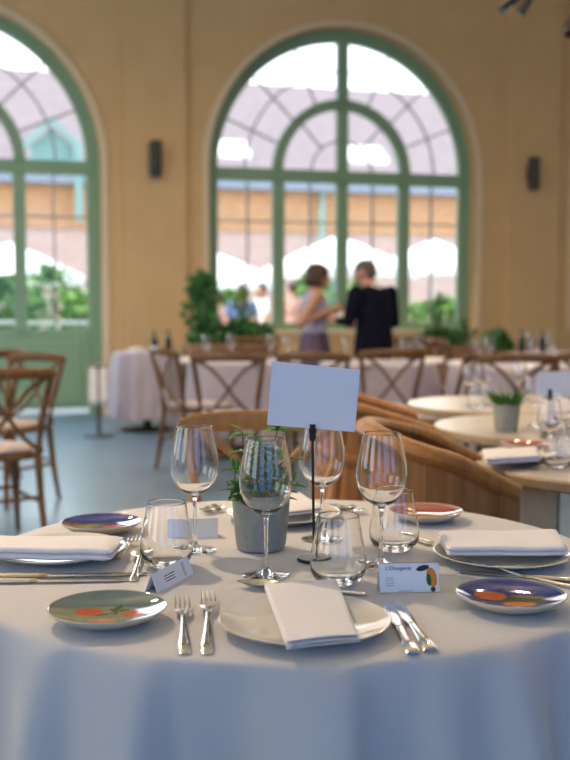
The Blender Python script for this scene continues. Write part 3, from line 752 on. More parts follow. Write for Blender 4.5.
# clip stand and white card
P = az(314, 561)
cs = thing('card_stand', 'thin black clip stand on a round foot beside the herb pot', 'stand', (P.x, P.y, ZT))
lathe_obj('foot', [(0, 0), (.030, 0), (.031, .001), (.031, .004), (.029, .006), (.004, .007), (0, .007)], m_black, cs)
top = ay(312.5, 424, P.y); tx, tz = top.x-P.x, top.z-ZT
b = MB(); b.tube([(0, 0, .005), (tx, 0, tz-.02)], .0026, 10); rod_ = b.obj('rod', m_black, cs)
b = MB(); b.box((tx-.0052, -.008, tz-.030), (tx+.0052, .001, tz)); b.box((tx-.007, -.012, tz-.016), (tx+.007, -.006, tz-.008)); b.tube([(tx-.0065, -.003, tz-.022), (tx+.0065, -.003, tz-.022)], .0045, 10)
b.box((tx-.0032, .0015, tz-.018), (tx+.0032, .0045, tz+.010)); b.obj('clip', m_black, rod_, smooth=False, bevel=.0008)
Yc = P.y-.004
cc = [ay(x, y, Yc) for x, y in ((272, 361), (360, 370), (355, 432), (267, 425))]; ce = sum(cc, Vector())/4
b = MB(); b.loft([[q-ce+Vector((0, dy, 0)) for q in cc] for dy in (0, .0008)])
o = b.obj('blank_card', m_card, smooth=False, loc=ce); tag(o, 'blank white card held up by the black clip stand', 'card')

# tent cards
def text_obj(body, size, m, parent, loc, rot, shear=0, align='LEFT'):
    cu = bpy.data.curves.new('lettering', 'FONT'); cu.body = body; cu.size = size; cu.shear = shear; cu.align_x = align; cu.extrude = .00008
    tmp = bpy.data.objects.new('lettering', cu); C.objects.link(tmp); dg = bpy.context.evaluated_depsgraph_get()
    me = bpy.data.meshes.new_from_object(tmp.evaluated_get(dg)); bpy.data.objects.remove(tmp)
    o = bpy.data.objects.new('lettering', me); C.objects.link(o); me.materials.clear(); me.materials.append(m); o.parent = parent; o.location = loc; o.rotation_euler = rot; return o
def tent(label, loc, rotz, w_, h, th=.0007):
    """front panel faces local -Y"""
    t = thing('tent_card', label, 'card', loc, rotz, 'small folded tent cards on the near table')
    sp = h*.42
    for s_, nm in ((-1, 'front_panel'), (1, 'back_panel')):
        b = MB(); b.loft([[(x, s_*sp, 0), (x, 0, h), (x, s_*-th*.0, h-th*2), (x, s_*(sp-th*1.5), 0)] for x in (-w_/2, w_/2)]); b.obj(nm, m_card, t, smooth=False)
    return t, math.atan2(h, sp)
A, B = az(380, 594), az(440, 593); wd = (B-A).length; rz = math.atan2(B.y-A.y, B.x-A.x)
h = .046; mid = (A+B)/2; nrm = Vector((-math.sin(rz), math.cos(rz), 0)); o0 = mid+nrm*h*.42
tcard, inc = tent('tent card with script lettering and a drawn orange, facing the viewer', (o0.x, o0.y, ZT), rz, wd, h)
SL = math.hypot(h, h*.42)
fm = Matrix.Translation((-wd/2, -h*.42, 0)) @ Matrix.Rotation(inc, 4, 'X')   # x right, y up the front panel
def on_card(x, y, lift=.0004): return fm @ Vector((x, y, lift))
er = (inc, 0, 0)
text_obj("L'Orangerie", .0088, m_ink, tcard, on_card(.010, SL-.0125), er, .35)
def card_shape(name, polys, m, lift=.0004):
    b = MB()
    for poly in polys: vs = [b._v(on_card(x, y, lift)) for x, y in poly]; b._f(vs)
    return b.obj(name, m, tcard, smooth=False)
def leafpoly(cx, cy, a, b_, ro, n=16): return [(cx+a*math.cos(t)*math.cos(ro)-b_*math.sin(t)*abs(math.sin(t))**.3*math.sin(ro), cy+a*math.cos(t)*math.sin(ro)+b_*math.sin(t)*math.cos(ro)) for t in [2*PI*k/n for k in range(n)]]
card_shape('drawn_fruit', [leafpoly(wd-.012, SL*.50, .0085, .016, .15)], m_orange, .0003)
card_shape('drawn_leaf', [leafpoly(wd-.026, SL*.80, .011, .0045, .25)], m_inkdark, .0006)
card_shape('drawn_leaf', [leafpoly(wd-.017, SL*.42, .004, .010, .1)], m_ginkgreen, .0006)
card_shape('round_stamp', [leafpoly(wd-.011, .0055, .004, .004, 0)], m_inkdark, .0006)
card_shape('edge_line', [[(0, SL-.0016), (wd, SL-.0016), (wd, SL), (0, SL)]], m_kraft, .0002)
card_shape('edge_line', [[(0, 0), (wd, 0), (wd, .0014), (0, .0014)]], m_kraft, .0002)
card_shape('small_print', [[(.010+.0*k_, .012+.004*k_), (.024, .012+.004*k_), (.024, .0126+.004*k_), (.010, .0126+.004*k_)] for k_ in range(4)]+[[(.030, .003), (.055, .003), (.055, .0036), (.030, .0036)]], m_ink, .0003)
A, B = az(158, 594), az(194, 574); wd2 = (B-A).length; rz = math.atan2(B.y-A.y, B.x-A.x); mid = (A+B)/2; h2 = .030; nrm = Vector((-math.sin(rz), math.cos(rz), 0)); o0 = mid+nrm*h2*.42
t2, inc2 = tent('tent card turned sideways in front of the left stemless glass', (o0.x, o0.y, ZT), rz, wd2, h2)
fm2 = Matrix.Translation((-wd2/2, -h2*.42, 0)) @ Matrix.Rotation(inc2, 4, 'X')
b = MB()
for x0, x1, y0, y1 in ((.035, .075, .019, .0205), (.035, .07, .0145, .016), (.035, .072, .010, .0115), (.104, .106, .004, .028), (.110, .111, .004, .028)): b._f([b._v(fm2 @ Vector(q)) for q in ((x0, y0, .0003), (x1, y0, .0003), (x1, y1, .0003), (x0, y1, .0003))])
b.obj('small_print', m_ink, t2, smooth=False)
A, B = az(168, 538), az(218, 536); mid = (A+B)/2
tent('plain tent card standing behind the leftmost wine glass', (mid.x, mid.y, ZT), math.pi*.02, (B-A).length, .037)

# cutlery: built along local +Y, base of the handle at the origin
def ribbon(b, secs):
    """secs = (y, halfwidth, z centre, thickness, dish)"""
    rings = []
    for y, w_, z, th_, dish in secs:
        top_ = [(x*w_, y, z+th_*(.5-.35*abs(x)**3)+dish*x*x) for x in (-1, -.7, -.35, 0, .35, .7, 1)]; bot = [(x*w_, y, z-th_*(.5-.35*abs(x)**3)+dish*x*x) for x in (1, .7, .35, 0, -.35, -.7, -1)]
        rings.append(top_+bot)
    b.loft(rings)
def fork(label, base, tip, L, group='forks on the near table', raised=.016):
    A, B = az(*base), az(*tip); rz = math.atan2(B.y-A.y, B.x-A.x)-PI/2; k_ = L/.2
    t = thing('fork', label, 'fork', (A.x, A.y, ZT), rz, group); R0 = raised
    b = MB(); ribbon(b, [(0, .0055, .0025, .002, 0), (.004*k_, .0085, .0027, .004, 0), (.03*k_, .0078, .0035, .0045, 0), (.07*k_, .0055, .005, .004, 0), (.105*k_, .0032, .0075, .0035, 0), (.125*k_, .003, .010, .003, 0)]); b.obj('handle', m_steel, t)
    b = MB(); ribbon(b, [(.122*k_, .003, .0095, .003, 0), (.133*k_, .006, .010, .0022, .001), (.142*k_, .0115, .009, .002, .002), (.152*k_, .0128, .0075, .0018, .002), (.156*k_, .0128, .0075, .0018, .002)])
    for i in range(4):
        x = -.0108+.0072*i; b.tube([(x, .150*k_, .0085), (x, .168*k_, .0075), (x*.97, .185*k_, .0095), (x*.94, .2*k_, R0)], [.0019, .0018, .0016, .0007], 6, flat=(1, .7))
    b.obj('tines', m_steel, t); return t
def knife(label, base, tip, L, group='knives on the near table'):
    A, B = az(*base), az(*tip); rz = math.atan2(B.y-A.y, B.x-A.x)-PI/2; k_ = L/.225
    t = thing('table_knife', label, 'knife', (A.x, A.y, ZT), rz, group)
    b = MB(); ribbon(b, [(0, .0085, .0045, .006, 0), (.003*k_, .0098, .0047, .008, 0), (.04*k_, .0085, .0047, .0085, 0), (.08*k_, .0068, .0047, .0078, 0), (.10*k_, .0062, .0047, .007, 0)]); hd_ = b.obj('handle', m_steel, t)
    b = MB(); ribbon(b, [(.099*k_, .0062, .0047, .0072, 0), (.104*k_, .0068, .0047, .0075, 0), (.108*k_, .006, .0047, .006, 0)]); b.obj('ferrule', m_brass, hd_)
    b = MB(); ribbon(b, [(.107*k_, .005, .0045, .004, 0), (.115*k_, .0082, .0042, .003, 0), (.15*k_, .0095, .004, .0024, 0), (.19*k_, .0098, .0038, .002, 0), (.213*k_, .008, .0036, .0016, 0), (.225*k_, .002, .0034, .001, 0)]); b.obj('blade', m_steel, t); return t
def spoon(label, base, tip, L, group='spoons on the near table', m=None):
    A, B = az(*base), az(*tip); rz = math.atan2(B.y-A.y, B.x-A.x)-PI/2; k_ = L/.18; m = m or m_steel
    t = thing('spoon', label, 'spoon', (A.x, A.y, ZT), rz, group)
    b = MB(); ribbon(b, [(0, .005, .0025, .002, 0), (.004*k_, .0075, .0027, .0038, 0), (.04*k_, .006, .004, .004, 0), (.09*k_, .0035, .008, .0033, 0), (.125*k_, .003, .012, .003, 0)]); b.obj('handle', m, t)
    b = MB(); secs = []
    for i in range(13):
        q = i/12; w_ = .019*math.sin(PI*(q*.94+.05))**.6*(1-.1*q)+.0005; dp_ = .0085*math.sin(PI*min(1, q+.02))**.8; secs.append((.122*k_+.058*k_*q, w_, .0115-dp_, .0013, dp_*.95))
    ribbon(b, secs); b.obj('bowl', m, t); return t
# near table cutlery
fork('shorter fork, the left of the two lying left of the front plate', (185, 656), (182, 600), .235)
fork('longer fork, nearest to the left side of the front plate', (207, 656), (209, 591), .262)
knife('knife right of the front plate, the left of the crossed pair', (413, 657), (385, 599), .245)
knife('knife right of the front plate, the outer one of the pair', (431, 654), (393, 601), .245)
spoon('dessert spoon lying behind the front dinner plate, its bowl left of the napkin', (366, 596), (240, 588), .215)
knife('knife at the left table edge, the lower of the pair by the patterned plate', (-50, 585), (118, 582), .30)
knife('knife at the left table edge, the upper of the pair below the dinner plate', (-50, 580), (143, 576), .34)
spoon('spoon standing out behind the left stemless glass', (133, 583), (150, 534), .20)
fork('fork beside the right end of the left napkin', (117, 560), (143, 534), .15, raised=.012)
fork('fork behind the blue plate with its tines to the left', (578, 590), (440, 562), .24)
knife('knife behind the blue plate pointing left past the plate rim', (585, 585), (468, 574), .22)
spoon('spoon right of the back dinner plate with a gilded bowl', (352, 508), (300, 528), .13, m=m_brass)
spoon('spoon at the back beyond the stemless glass, its end to the right', (334, 506), (352, 518), .09)
fork('fork behind the middle stemless glass at the table back', (330, 506), (338, 518), .11)
fork('fork at the back beside the rightmost wine glass', (352, 507), (366, 520), .11)
spoon('teaspoon at the back left beside the herb pot', (214, 506), (222, 520), .085)
spoon('teaspoon behind the plain tent card', (208, 508), (206, 524), .085)
knife('short knife at the back right before the red plate', (430, 546), (405, 538), .09)

# ================================================================== CHAIRS AND TABLES BEHIND
crossback('amber bentwood cross-back chair just behind the near table', 'cross-back chairs', (-.06, 2.74, 0), PI, m_amber)
tub('brown tub armchair right behind the near table, before the nearest bare table', (.41, 2.93, 0), 0, .36)
tub('brown tub armchair behind the white card, beside the middle bare table', (.33, 4.22, 0), 0, .46)
r1 = round_table('round_table', 'bare pale round table at the right edge, nearest to the camera', (1.02, 3.15, 0), .45, m_table, group='bare round tables', edge=m_tedge)
b = MB(); b.box((-.37, -.20, .02), (-.25, .05, .71)); lp_ = b.obj('leg_panel', m_panel, r1, smooth=False)
b = MB(); b.tube([(-.375, -.2, .53), (-.36, -.215, .52), (-.33, -.215, .515)], .008, 8); b.obj('bracket', m_steel, lp_)  # invented steel piece, added to give a small bluish glint
round_table('round_table', 'bare pale round table with a grey herb pot, middle of three', (1.03, 4.07, 0), .45, m_table, group='bare round tables', edge=m_tedge)
round_table('round_table', 'bare pale round table at the right, farthest of three', (1.02, 4.98, 0), .44, m_table, group='bare round tables', edge=m_tedge)
def on(px, py, z=.747): p = az(px, py, z); return p
q = on(512, 459); dup(dp, (q.x+.03, q.y+.02, .7455), 0, 'dinner plate under a napkin on the nearest bare table', 'plates on the bare tables', .85)
napkin('white folded napkin on the nearest bare table at the right', [(482, 449), (538, 446), (541, 455), (486, 458)], .785, .02, 2, 3, 'napkins on the bare tables')
q = on(524, 449); sp = side_plate('red side plate on the nearest bare table', (q.x, q.y, .7455), .075, p_red); sp['group'] = 'plates on the bare tables'
q = on(556, 434); sp = side_plate('dark side plate on the middle bare table beside the small pot', (q.x, q.y, .7455), .075, p_back); sp['group'] = 'plates on the bare tables'
for px, py, lb in ((549, 462, 'wine glass on the nearest bare table, left of its stemless glasses'), (563, 452, 'wine glass at the right edge on the nearest bare table'), (534, 425, 'wine glass on the middle bare table beside the small pot'),
                   (470, 404, 'wine glass on the farthest bare table, left one'), (483, 402, 'wine glass on the farthest bare table, middle one'), (519, 400, 'wine glass on the farthest bare table, right one')):
    q = on(px, py); dup(wg, (q.x, q.y, .7455), 0, lb, 'wine glasses on the bare tables', .8)
for px, py, lb in ((557, 468, 'stemless glass on the nearest bare table, left one'), (568, 462, 'stemless glass cut by the right edge on the nearest bare table'), (548, 426, 'stemless glass on the middle bare table'),
                   (476, 408, 'stemless glass on the farthest bare table, left one'), (491, 406, 'stemless glass on the farthest bare table, right one')):
    q = on(px, py); dup(tb, (q.x, q.y, .7455), 0, lb, 'stemless glasses on the bare tables', .85)
q = on(506, 431)
sp = thing('herb_pot', 'small grey pot of grass-like herb on the middle bare table', 'potted plant', (q.x, q.y, .7455))
lathe_obj('pot', [(0, 0), (.038, 0), (.042, .004), (.052, .100), (.048, .102), (.046, .09), (0, .088)], m_pot, sp, n=40)
rnd = random.Random(8); b = MB()
for k_ in range(150):
    a = rnd.uniform(0, 6.28); r_ = rnd.uniform(0, .04); d = Vector((math.cos(a)*.6, math.sin(a)*.6, rnd.uniform(.6, 1.6)))
    leaf(b, (r_*math.cos(a), r_*math.sin(a), .085), d, rnd.uniform(.05, .095), .005, .3)
b.obj('leaves', m_leaf, sp)
q = on(556, 441)
cs2 = thing('card_stand', 'black clip stand at the right edge on the middle bare table', 'stand', (q.x, q.y+.1, .7455))
lathe_obj('foot', [(0, 0), (.03, 0), (.031, .004), (.004, .007), (0, .007)], m_black, cs2, n=24)
cz = ay(556, 392, q.y+.1).z-.7455
b = MB(); b.tube([(0, 0, .005), (0, 0, cz)], .002, 8); b.obj('rod', m_black, cs2)
b = MB(); b.box((-.006, -.01, cz-.03), (.006, .004, cz+.01)); b.obj('clip', m_black, cs2, smooth=False)
cc = [ay(x, y, q.y+.095) for x, y in ((537, 372), (578, 371), (578, 397), (536, 396))]; ce = sum(cc, Vector())/4
b = MB(); b.loft([[v-ce+Vector((0, dy, 0)) for v in cc] for dy in (0, .001)]); o = b.obj('blank_card', m_card, smooth=False, loc=ce); tag(o, 'blank lilac-white card held up at the right edge of the view', 'card')

# chairs on the left
crossback('brown cross-back chair at the left edge, nearest the camera', 'cross-back chairs', (-1.50, 5.35, 0), math.radians(32))
crossback('brown cross-back chair at the left, second from the camera', 'cross-back chairs', (-1.72, 6.45, 0), math.radians(150))
crossback('brown cross-back chair at the left edge, by the green door', 'cross-back chairs', (-2.18, 7.3, 0), math.radians(60))
# clothed tables
def dressed(px, Y, r, label_t, label_c, seed, z=.75):
    p = ay(px, 303, Y); round_table('round_table', label_t, (p.x, Y, 0), r-.01, m_tedge, z-.003, 'clothed round tables')
    cloth_obj(label_c, (p.x, Y, 0), r, z, .62, seed, 8, .05, m_clothbg, group='pale tablecloths in the background'); return p.x, Y
TM = [dressed(244, 8.6, .46, 'round table under cloth behind the cross-back chair left of the white card', 'pale lilac-white tablecloth behind the cross-back chair left of the white card', 11),
      dressed(378, 8.4, .46, 'round table under cloth before the standing man', 'pale lilac-white tablecloth before the standing man', 12),
      dressed(515, 7.9, .47, 'round table under cloth at the right before the pilaster', 'pale lilac-white tablecloth at the right behind the three bare tables', 13),
      dressed(146, 10.15, .31, 'small table under cloth against the wall by the green door', 'pale lilac-white tablecloth against the wall beside the green door', 14),
      dressed(562, 9.8, .50, 'round table under cloth at the right edge near the wall', 'pale lilac-white tablecloth at the right edge near the wall', 15)]
crossback('brown cross-back chair left of the clothed table, seen from the side', 'cross-back chairs', (ay(198, 303, 7.7).x, 7.7, 0), math.radians(-60))
crossback('brown cross-back chair seen square from behind, left of the white card', 'cross-back chairs', (ay(229, 303, 7.0).x, 7.0, 0), math.radians(2))
crossback('brown cross-back chair mostly hidden behind the white card', 'cross-back chairs', (ay(318, 303, 7.1).x, 7.1, 0), math.radians(-8))
crossback('brown cross-back chair right of the white card, below the standing man', 'cross-back chairs', (ay(381, 303, 7.5).x, 7.5, 0), math.radians(12))
crossback('brown cross-back chair turned sideways right of the standing man', 'cross-back chairs', (ay(430, 303, 6.95).x, 6.95, 0), math.radians(70))
crossback('brown cross-back chair at the right behind the small grey pot', 'cross-back chairs', (ay(512, 303, 6.9).x, 6.9, 0), math.radians(-4))
crossback('brown cross-back chair cut by the right edge of the view', 'cross-back chairs', (ay(572, 303, 7.1).x, 7.1, 0), math.radians(10))
crossback('brown cross-back chair on the far side of the left clothed table', 'cross-back chairs', (ay(250, 303, 9.6).x, 9.6, 0), math.radians(175))
crossback('brown cross-back chair at the right between clothed table and planter', 'cross-back chairs', (ay(468, 303, 9.2).x, 9.2, 0), math.radians(-75))
rnd = random.Random(3)
names = ['left clothed table', 'middle clothed table', 'right clothed table', 'small table by the wall', 'clothed table at the right edge']
spots = [(0, -.3, -.1), (0, -.12, .25), (0, .22, .1), (0, .36, -.2), (1, -.25, .1), (1, .2, -.1), (1, .35, .2), (2, -.3, -.15), (2, -.15, .2), (2, .1, -.2), (2, .3, .1), (4, -.3, 0), (4, -.05, .2)]
where = {0: ['at the left front', 'at the back left', 'at the right', 'at the right front'], 1: ['at the left', 'in the middle', 'at the right'], 2: ['at the left front', 'at the back left', 'at the front right', 'at the right'], 4: ['at the left', 'at the back']}
cnt = {}
for ti, dx, dy in spots:
    i_ = cnt.get(ti, 0); cnt[ti] = i_+1; x, y = TM[ti]
    dup(wg, (x+dx, y+dy, .7505), 0, 'wine glass on the %s, %s' % (names[ti], where[ti][i_]), 'wine glasses on the clothed tables', .9)
def small_napkin(x, y, rz, label):
    t = thing('napkin', label, 'napkin', (x, y, .7505), rz, 'napkins on the clothed tables')
    b = MB(); b.loft([[(sx_*w_, -.09, z) for sx_, w_, z in ((-1, .06, 0), (1, .06, 0), (1, .05, .03), (0, .03, .045), (-1, .05, .03))], [(sx_*w_, .09, z) for sx_, w_, z in ((-1, .06, 0), (1, .06, 0), (1, .05, .03), (0, .03, .045), (-1, .05, .03))]]); b.obj('folded_linen', m_nap, t, bevel=.008)
for ti, dx, dy, nm in ((0, -.4, -.25, 'left front of the left clothed table'), (0, .1, -.4, 'front of the left clothed table'), (0, .45, .1, 'right side of the left clothed table'), (1, -.1, -.42, 'front of the middle clothed table'), (1, .42, -.1, 'right side of the middle clothed table'),
                   (2, -.4, 0, 'left side of the right clothed table'), (2, .05, -.42, 'front of the right clothed table'), (2, .42, .0, 'right side of the right clothed table'), (3, -.1, 0, 'small table by the wall')):
    x, y = TM[ti]; small_napkin(x+dx, y+dy, dx*3, 'white folded napkin on the '+nm)
def bottle(x, y, z, label, k=.72):
    t = thing('bottle', label, 'bottle', (x, y, z), 0, 'dark bottles'); t.scale = (k*1.2, k*1.2, k)
    lathe_obj('bottle_body', [(0, 0), (.036, 0), (.038, .004), (.038, .17), (.03, .20), (.014, .225), (.0135, .275), (0, .275)], m_bottle, t, n=24)
    lathe_obj('cap', [(0, .27), (.0155, .262), (.0155, .295), (0, .295)], m_black, t, n=16)
x, y = TM[3]
bottle(x+.09, y-.12, .7505, 'dark bottle on the small table by the wall, left one'); bottle(x+.22, y-.08, .7505, 'dark bottle on the small table by the wall, right one')
x, y = TM[4]
bottle(x-.30, y+.30, .7505, 'dark bottle at the back of the table at the right edge, left one'); bottle(x-.20, y+.34, .7505, 'dark bottle at the back of the table at the right edge, middle one'); bottle(x-.10, y+.30, .7505, 'dark bottle at the back of the table at the right edge, right one')

# cloth stand by the door
p = ay(98, 365, 9.6); t = thing('napkin_stand', 'slim dark stand with a white cloth beside the green door', 'stand', (p.x, 9.6, 0))
h_ = p.z
b = MB(); b.tube([(0, 0, .02), (0, 0, h_)], .018, 10); b.obj('post', m_dark, t)
lathe_obj('foot', [(0, 0), (.14, 0), (.14, .015), (.02, .03), (0, .03)], m_dark, t, n=24)
b = MB(); b.tube([(-.09, 0, h_-.01), (.09, 0, h_-.01)], .01, 8); b.obj('crossbar', m_dark, t)
b = MB(); rings = []
for i in range(13):
    s_ = i/12*2-1; z = h_+.004-(abs(s_)*.37); rings.append([(x_*.085*(1+.05*math.sin(i)), math.copysign(.014, s_)+.008*math.sin(x_*6), z) for x_ in [k_/6-1 for k_ in range(13)]])
b.loft(rings, closed_ends=False, closed_ring=False); o = b.obj('hanging_cloth', m_nap, t, solid=.003)

# planters at the window
def planter(px0, px1, ytop, Y, label, depth=.35):
    a, c_ = ay(px0, ytop, Y), ay(px1, ytop, Y); x0 = (a.x+c_.x)/2; wd_ = (c_.x-a.x)/2; H = a.z
    t = thing('planter_box', label, 'planter', (x0, Y, 0), PHI, 'wooden planter boxes by the window')
    b = MB(); b.box((-wd_, -depth/2, .04), (wd_, depth/2, H-.04)); n_ = 5
    b.obj('box_body', m_box, t, smooth=False)
    b = MB()
    for s_ in (-1, 1): b.box((-wd_-.02, s_*depth/2-.02, H-.05), (wd_+.02, s_*depth/2+.02, H)); b.box((s_*wd_-.02, -depth/2, H-.05), (s_*wd_+.02, depth/2, H))
    b.obj('rim', m_box, t, smooth=False)
    for sx_ in (-1, 1):
        for sy_ in (-1, 1): b = MB(); b.box((sx_*wd_-.03, sy_*depth/2-.03, 0), (sx_*wd_+.03, sy_*depth/2+.03, H-.05)); b.obj('leg', m_box, t, smooth=False)
    b = MB(); b.box((-wd_+.02, -depth/2+.02, H-.06), (wd_-.02, depth/2-.02, H-.035)); b.obj('soil', m_soil, t, smooth=False)
    return x0, H
x0, H = planter(188, 268, 343, 10.4, 'long wooden planter box below the left panes of the arched window')
q = ay(203, 303, 10.3); bush('potted_shrub', 'tall dense green shrub in the left planter box', 'shrub', (q.x, 10.3, H-.04), .17, .13, .70, 480, .10, m_leaf2, 31)
q = ay(243, 303, 10.4); bush('potted_fern', 'low spreading fern in the left planter box', 'fern', (q.x, 10.42, H-.04), .36, .15, .22, 500, .09, m_leaf2, 32)
q = ay(240, 303, 10.8); bush('potted_sapling', 'thin light-leaved sapling behind the left planter fern', 'plant', (q.x+.02, 10.45, H-.04), .10, .08, .60, 60, .09, m_leaf3, 33)
x0, H = planter(412, 482, 345, 10.9, 'wooden planter box below the right panes of the arched window')
q = ay(440, 303, 10.9); bush('potted_fern', 'low spreading fern in the right planter box', 'fern', (q.x, 10.85, H-.04), .30, .14, .17, 320, .09, m_leaf2, 34)
bush('potted_sapling', 'thin tall leafy plant rising from the right planter box', 'plant', (q.x-.02, 10.95, H-.04), .13, .08, .52, 60, .09, m_leaf2, 35)
q = ay(464, 303, 10.95); bush('potted_sapling', 'small leafy plant at the right end of the right planter box', 'plant', (q.x+.02, 11.0, H-.04), .09, .07, .30, 36, .08, m_leaf2, 36)
q = ay(492, 303, 10.6)
x0, H = planter(490, 509, 350, 11.0, 'small wooden planter before the wall right of the window')
q = ay(499, 303, 11.0); bush('potted_fern', 'dark arching fern in the small planter by the wall', 'fern', (q.x, 11.0, H-.04), .15, .12, .20, 160, .11, m_leaf2, 37)

# ================================================================== PEOPLE
def fingers(b, wrist, palm_dir, side, curl, sc_=1.0):
    """wrist point, direction of the palm, side vector towards the thumb, curl vector"""
    pd, sd_, cu = Vector(palm_dir).normalized(), Vector(side).normalized(), Vector(curl).normalized(); w_ = Vector(wrist)
    pc = w_+pd*.045*sc_
    b.ell(pc, (.04*sc_, .04*sc_, .04*sc_), 12, 8, None) if False else b.tube([w_, w_+pd*.03*sc_, w_+pd*.085*sc_], [.026*sc_, .036*sc_, .036*sc_], 12, flat=(1, .5), up=cu)
    for i, L in enumerate((.068, .078, .072, .056)):
        s0 = w_+pd*.08*sc_+sd_*(.030-.02*i)*sc_
        a = s0+(pd*.8+cu*.5).normalized()*L*.55*sc_; c_ = a+(pd*.35+cu*.9).normalized()*L*.45*sc_
        b.cap(s0, a, .0095*sc_, .009*sc_, 8); b.cap(a, c_, .009*sc_, .008*sc_, 8)
    s0 = w_+pd*.025*sc_+sd_*.028*sc_; a = s0+(sd_*.8+pd*.7).normalized()*.035*sc_; c_ = a+(pd*.9+cu*.4).normalized()*.03*sc_
    b.cap(s0, a, .012*sc_, .0105*sc_, 8); b.cap(a, c_, .0105*sc_, .009*sc_, 8)
def person(label, loc, rotz, J, top_m, leg_m, hair_m, hair, sleeve, vox=.012, suit=False, skirt=False, k=1.0, group=None, wk=1.0):
    """faces local +Y. J holds joints: head, elbows, wrists (L, R)"""
    t = thing('person', label, 'person', loc, rotz, group); t.scale = (k*wk, k*wk, k)
    H = Vector(J['head']); SH = J.get('sh', .185); ch = Vector(J.get('chest', (0, 0, 1.28)))
    sl, sr = Vector((-SH, 0, 0))+ch+Vector((0, 0, .14)), Vector((SH, 0, 0))+ch+Vector((0, 0, .14))
    b = MB()
    rq = Matrix.Rotation(J.get('hy', 0), 3, 'Z') @ Matrix.Rotation(-J.get('nod', 0), 3, 'X')
    def hp_(v): return H+rq @ Vector(v)
    b.ell(hp_((0, -.008, .02)), (.074, .094, .100), 20, 14, rq); b.ell(hp_((0, .022, -.045)), (.056, .066, .068), 16, 12, rq)
    b.cap(hp_((0, .086, .008)), hp_((0, .106, -.024)), .010, .014, 10)       # nose
    b.cap(hp_((-.02, .084, -.058)), hp_((.02, .084, -.058)), .009, .009, 8)   # lips
    b.ell(hp_((0, .07, -.098)), (.022, .018, .016), 10, 8, rq)                # chin
    for s_ in (-1, 1):
        b.ell(hp_((s_*.078, -.005, -.005)), (.012, .02, .032), 10, 8, rq)     # ears
        b.cap(hp_((s_*.014, .084, .030)), hp_((s_*.046, .074, .032)), .008, .007, 8)
    b.cap(H+Vector((0, -.015, -.08)), ch+Vector((0, -.01, .17)), .052, .062)
    b.ell(ch, (.155, .105, .20)); b.ell(ch+Vector((0, 0, .13)), (.17, .075, .07)); b.ell(ch+Vector((0, 0, -.22)), (.13, .095, .16)); b.ell((ch.x*.3, ch.y*.3, .94), (.16, .11, .13))
    for s_, sh in ((-1, sl), (1, sr)):
        el, wr = Vector(J['elL' if s_ < 0 else 'elR']), Vector(J['wrL' if s_ < 0 else 'wrR'])
        b.cap(sh, el, .052, .040); b.cap(el, wr, .040, .025)
        fd = Vector(J['hdL' if s_ < 0 else 'hdR']); fingers(b, wr, fd, Vector((0, 0, 1)), Vector((-s_*.8, .3, -.2)))
        hip = Vector((s_*.085, 0, .92)); kn = Vector((s_*.10, .02, .50)); an = Vector((s_*.11, -.02, .08))
        b.cap(hip, kn, .085, .058); b.cap(kn, an, .056, .038); b.cap(an, (s_*.12, .10, .035), .036, .030)
    b.obj('body', m_skin, t, remesh=vox*.75)
    # eyes
    for s_ in (-1, 1): e = MB(); e.ell(hp_((s_*.031, .078, .012)), (.013, .010, .010), 10, 8); e.obj('eye', m_shirt, t)
    # hair
    b = MB()
    if hair == 'bob':
        b.ell(hp_((0, -.022, .045)), (.092, .108, .098), 20, 14, rq); b.ell(hp_((0, -.045, -.03)), (.095, .085, .095), 20, 12, rq)
        for s_ in (-1, 1): b.cap(hp_((s_*.078, -.005, .03)), hp_((s_*.078, .005, -.085)), .026, .024)
    else: b.ell(hp_((0, -.022, .045)), (.082, .098, .086), 20, 14, rq); b.ell(hp_((0, -.055, -.005)), (.070, .056, .075), 16, 10, rq)
    b.obj('hair', hair_m, t, remesh=vox)
    # top / jacket
    b = MB(); g = .022 if suit else .010
    b.ell(ch, (.155+g, .105+g, .20+g)); b.ell(ch+Vector((0, 0, .12)), (.165+g, .075+g, .062+g)); b.ell(ch+Vector((0, 0, -.20)), (.135+g*1.3, .098+g, .17+g))
    if suit: b.loft([[(ch.x*.5+a_*math.cos(2*PI*q/20), ch.y*.4+b_*math.sin(2*PI*q/20), z) for q in range(20)] for a_, b_, z in ((.20, .145, .80), (.195, .14, .92), (.175, .125, 1.08), (.18, .125, 1.25))])
    for s_, sh in ((-1, sl), (1, sr)):
        el, wr = Vector(J['elL' if s_ < 0 else 'elR']), Vector(J['wrL' if s_ < 0 else 'wrR'])
        if sleeve == 'long': b.cap(sh, el, .064, .054); b.cap(el, el.lerp(wr, .93), .054, .038)
        elif sleeve == 'short': b.cap(sh, sh.lerp(el, .55), .062, .056)
        else: b.cap(sh, sh.lerp(el, .08), .052, .05)
    b.obj('jacket' if suit else 'blouse', top_m, t, remesh=vox)
    if suit:
        b = MB(); b.tube([ch+Vector((0, -.01, .14)), ch+Vector((0, -.008, .205))], [.075, .062], 16); b.obj('shirt_collar', m_shirt, t)
    b = MB()
    if skirt: b.loft([[(a_*math.cos(2*PI*q/24)*(1+.04*math.sin(q*2.6)), a_*.75*math.sin(2*PI*q/24), z) for q in range(24)] for a_, z in ((.22, .32), (.21, .6), (.185, .88), (.15, 1.04))])
    else:
        b.ell((ch.x*.3, ch.y*.3, .94), (.172, .122, .14))
        for s_ in (-1, 1): b.cap((s_*.085, 0, .92), (s_*.10, .02, .50), .096, .075); b.cap((s_*.10, .02, .50), (s_*.11, -.02, .11), .075, .068)
    b.obj('skirt' if skirt else 'trousers', leg_m, t, remesh=vox)
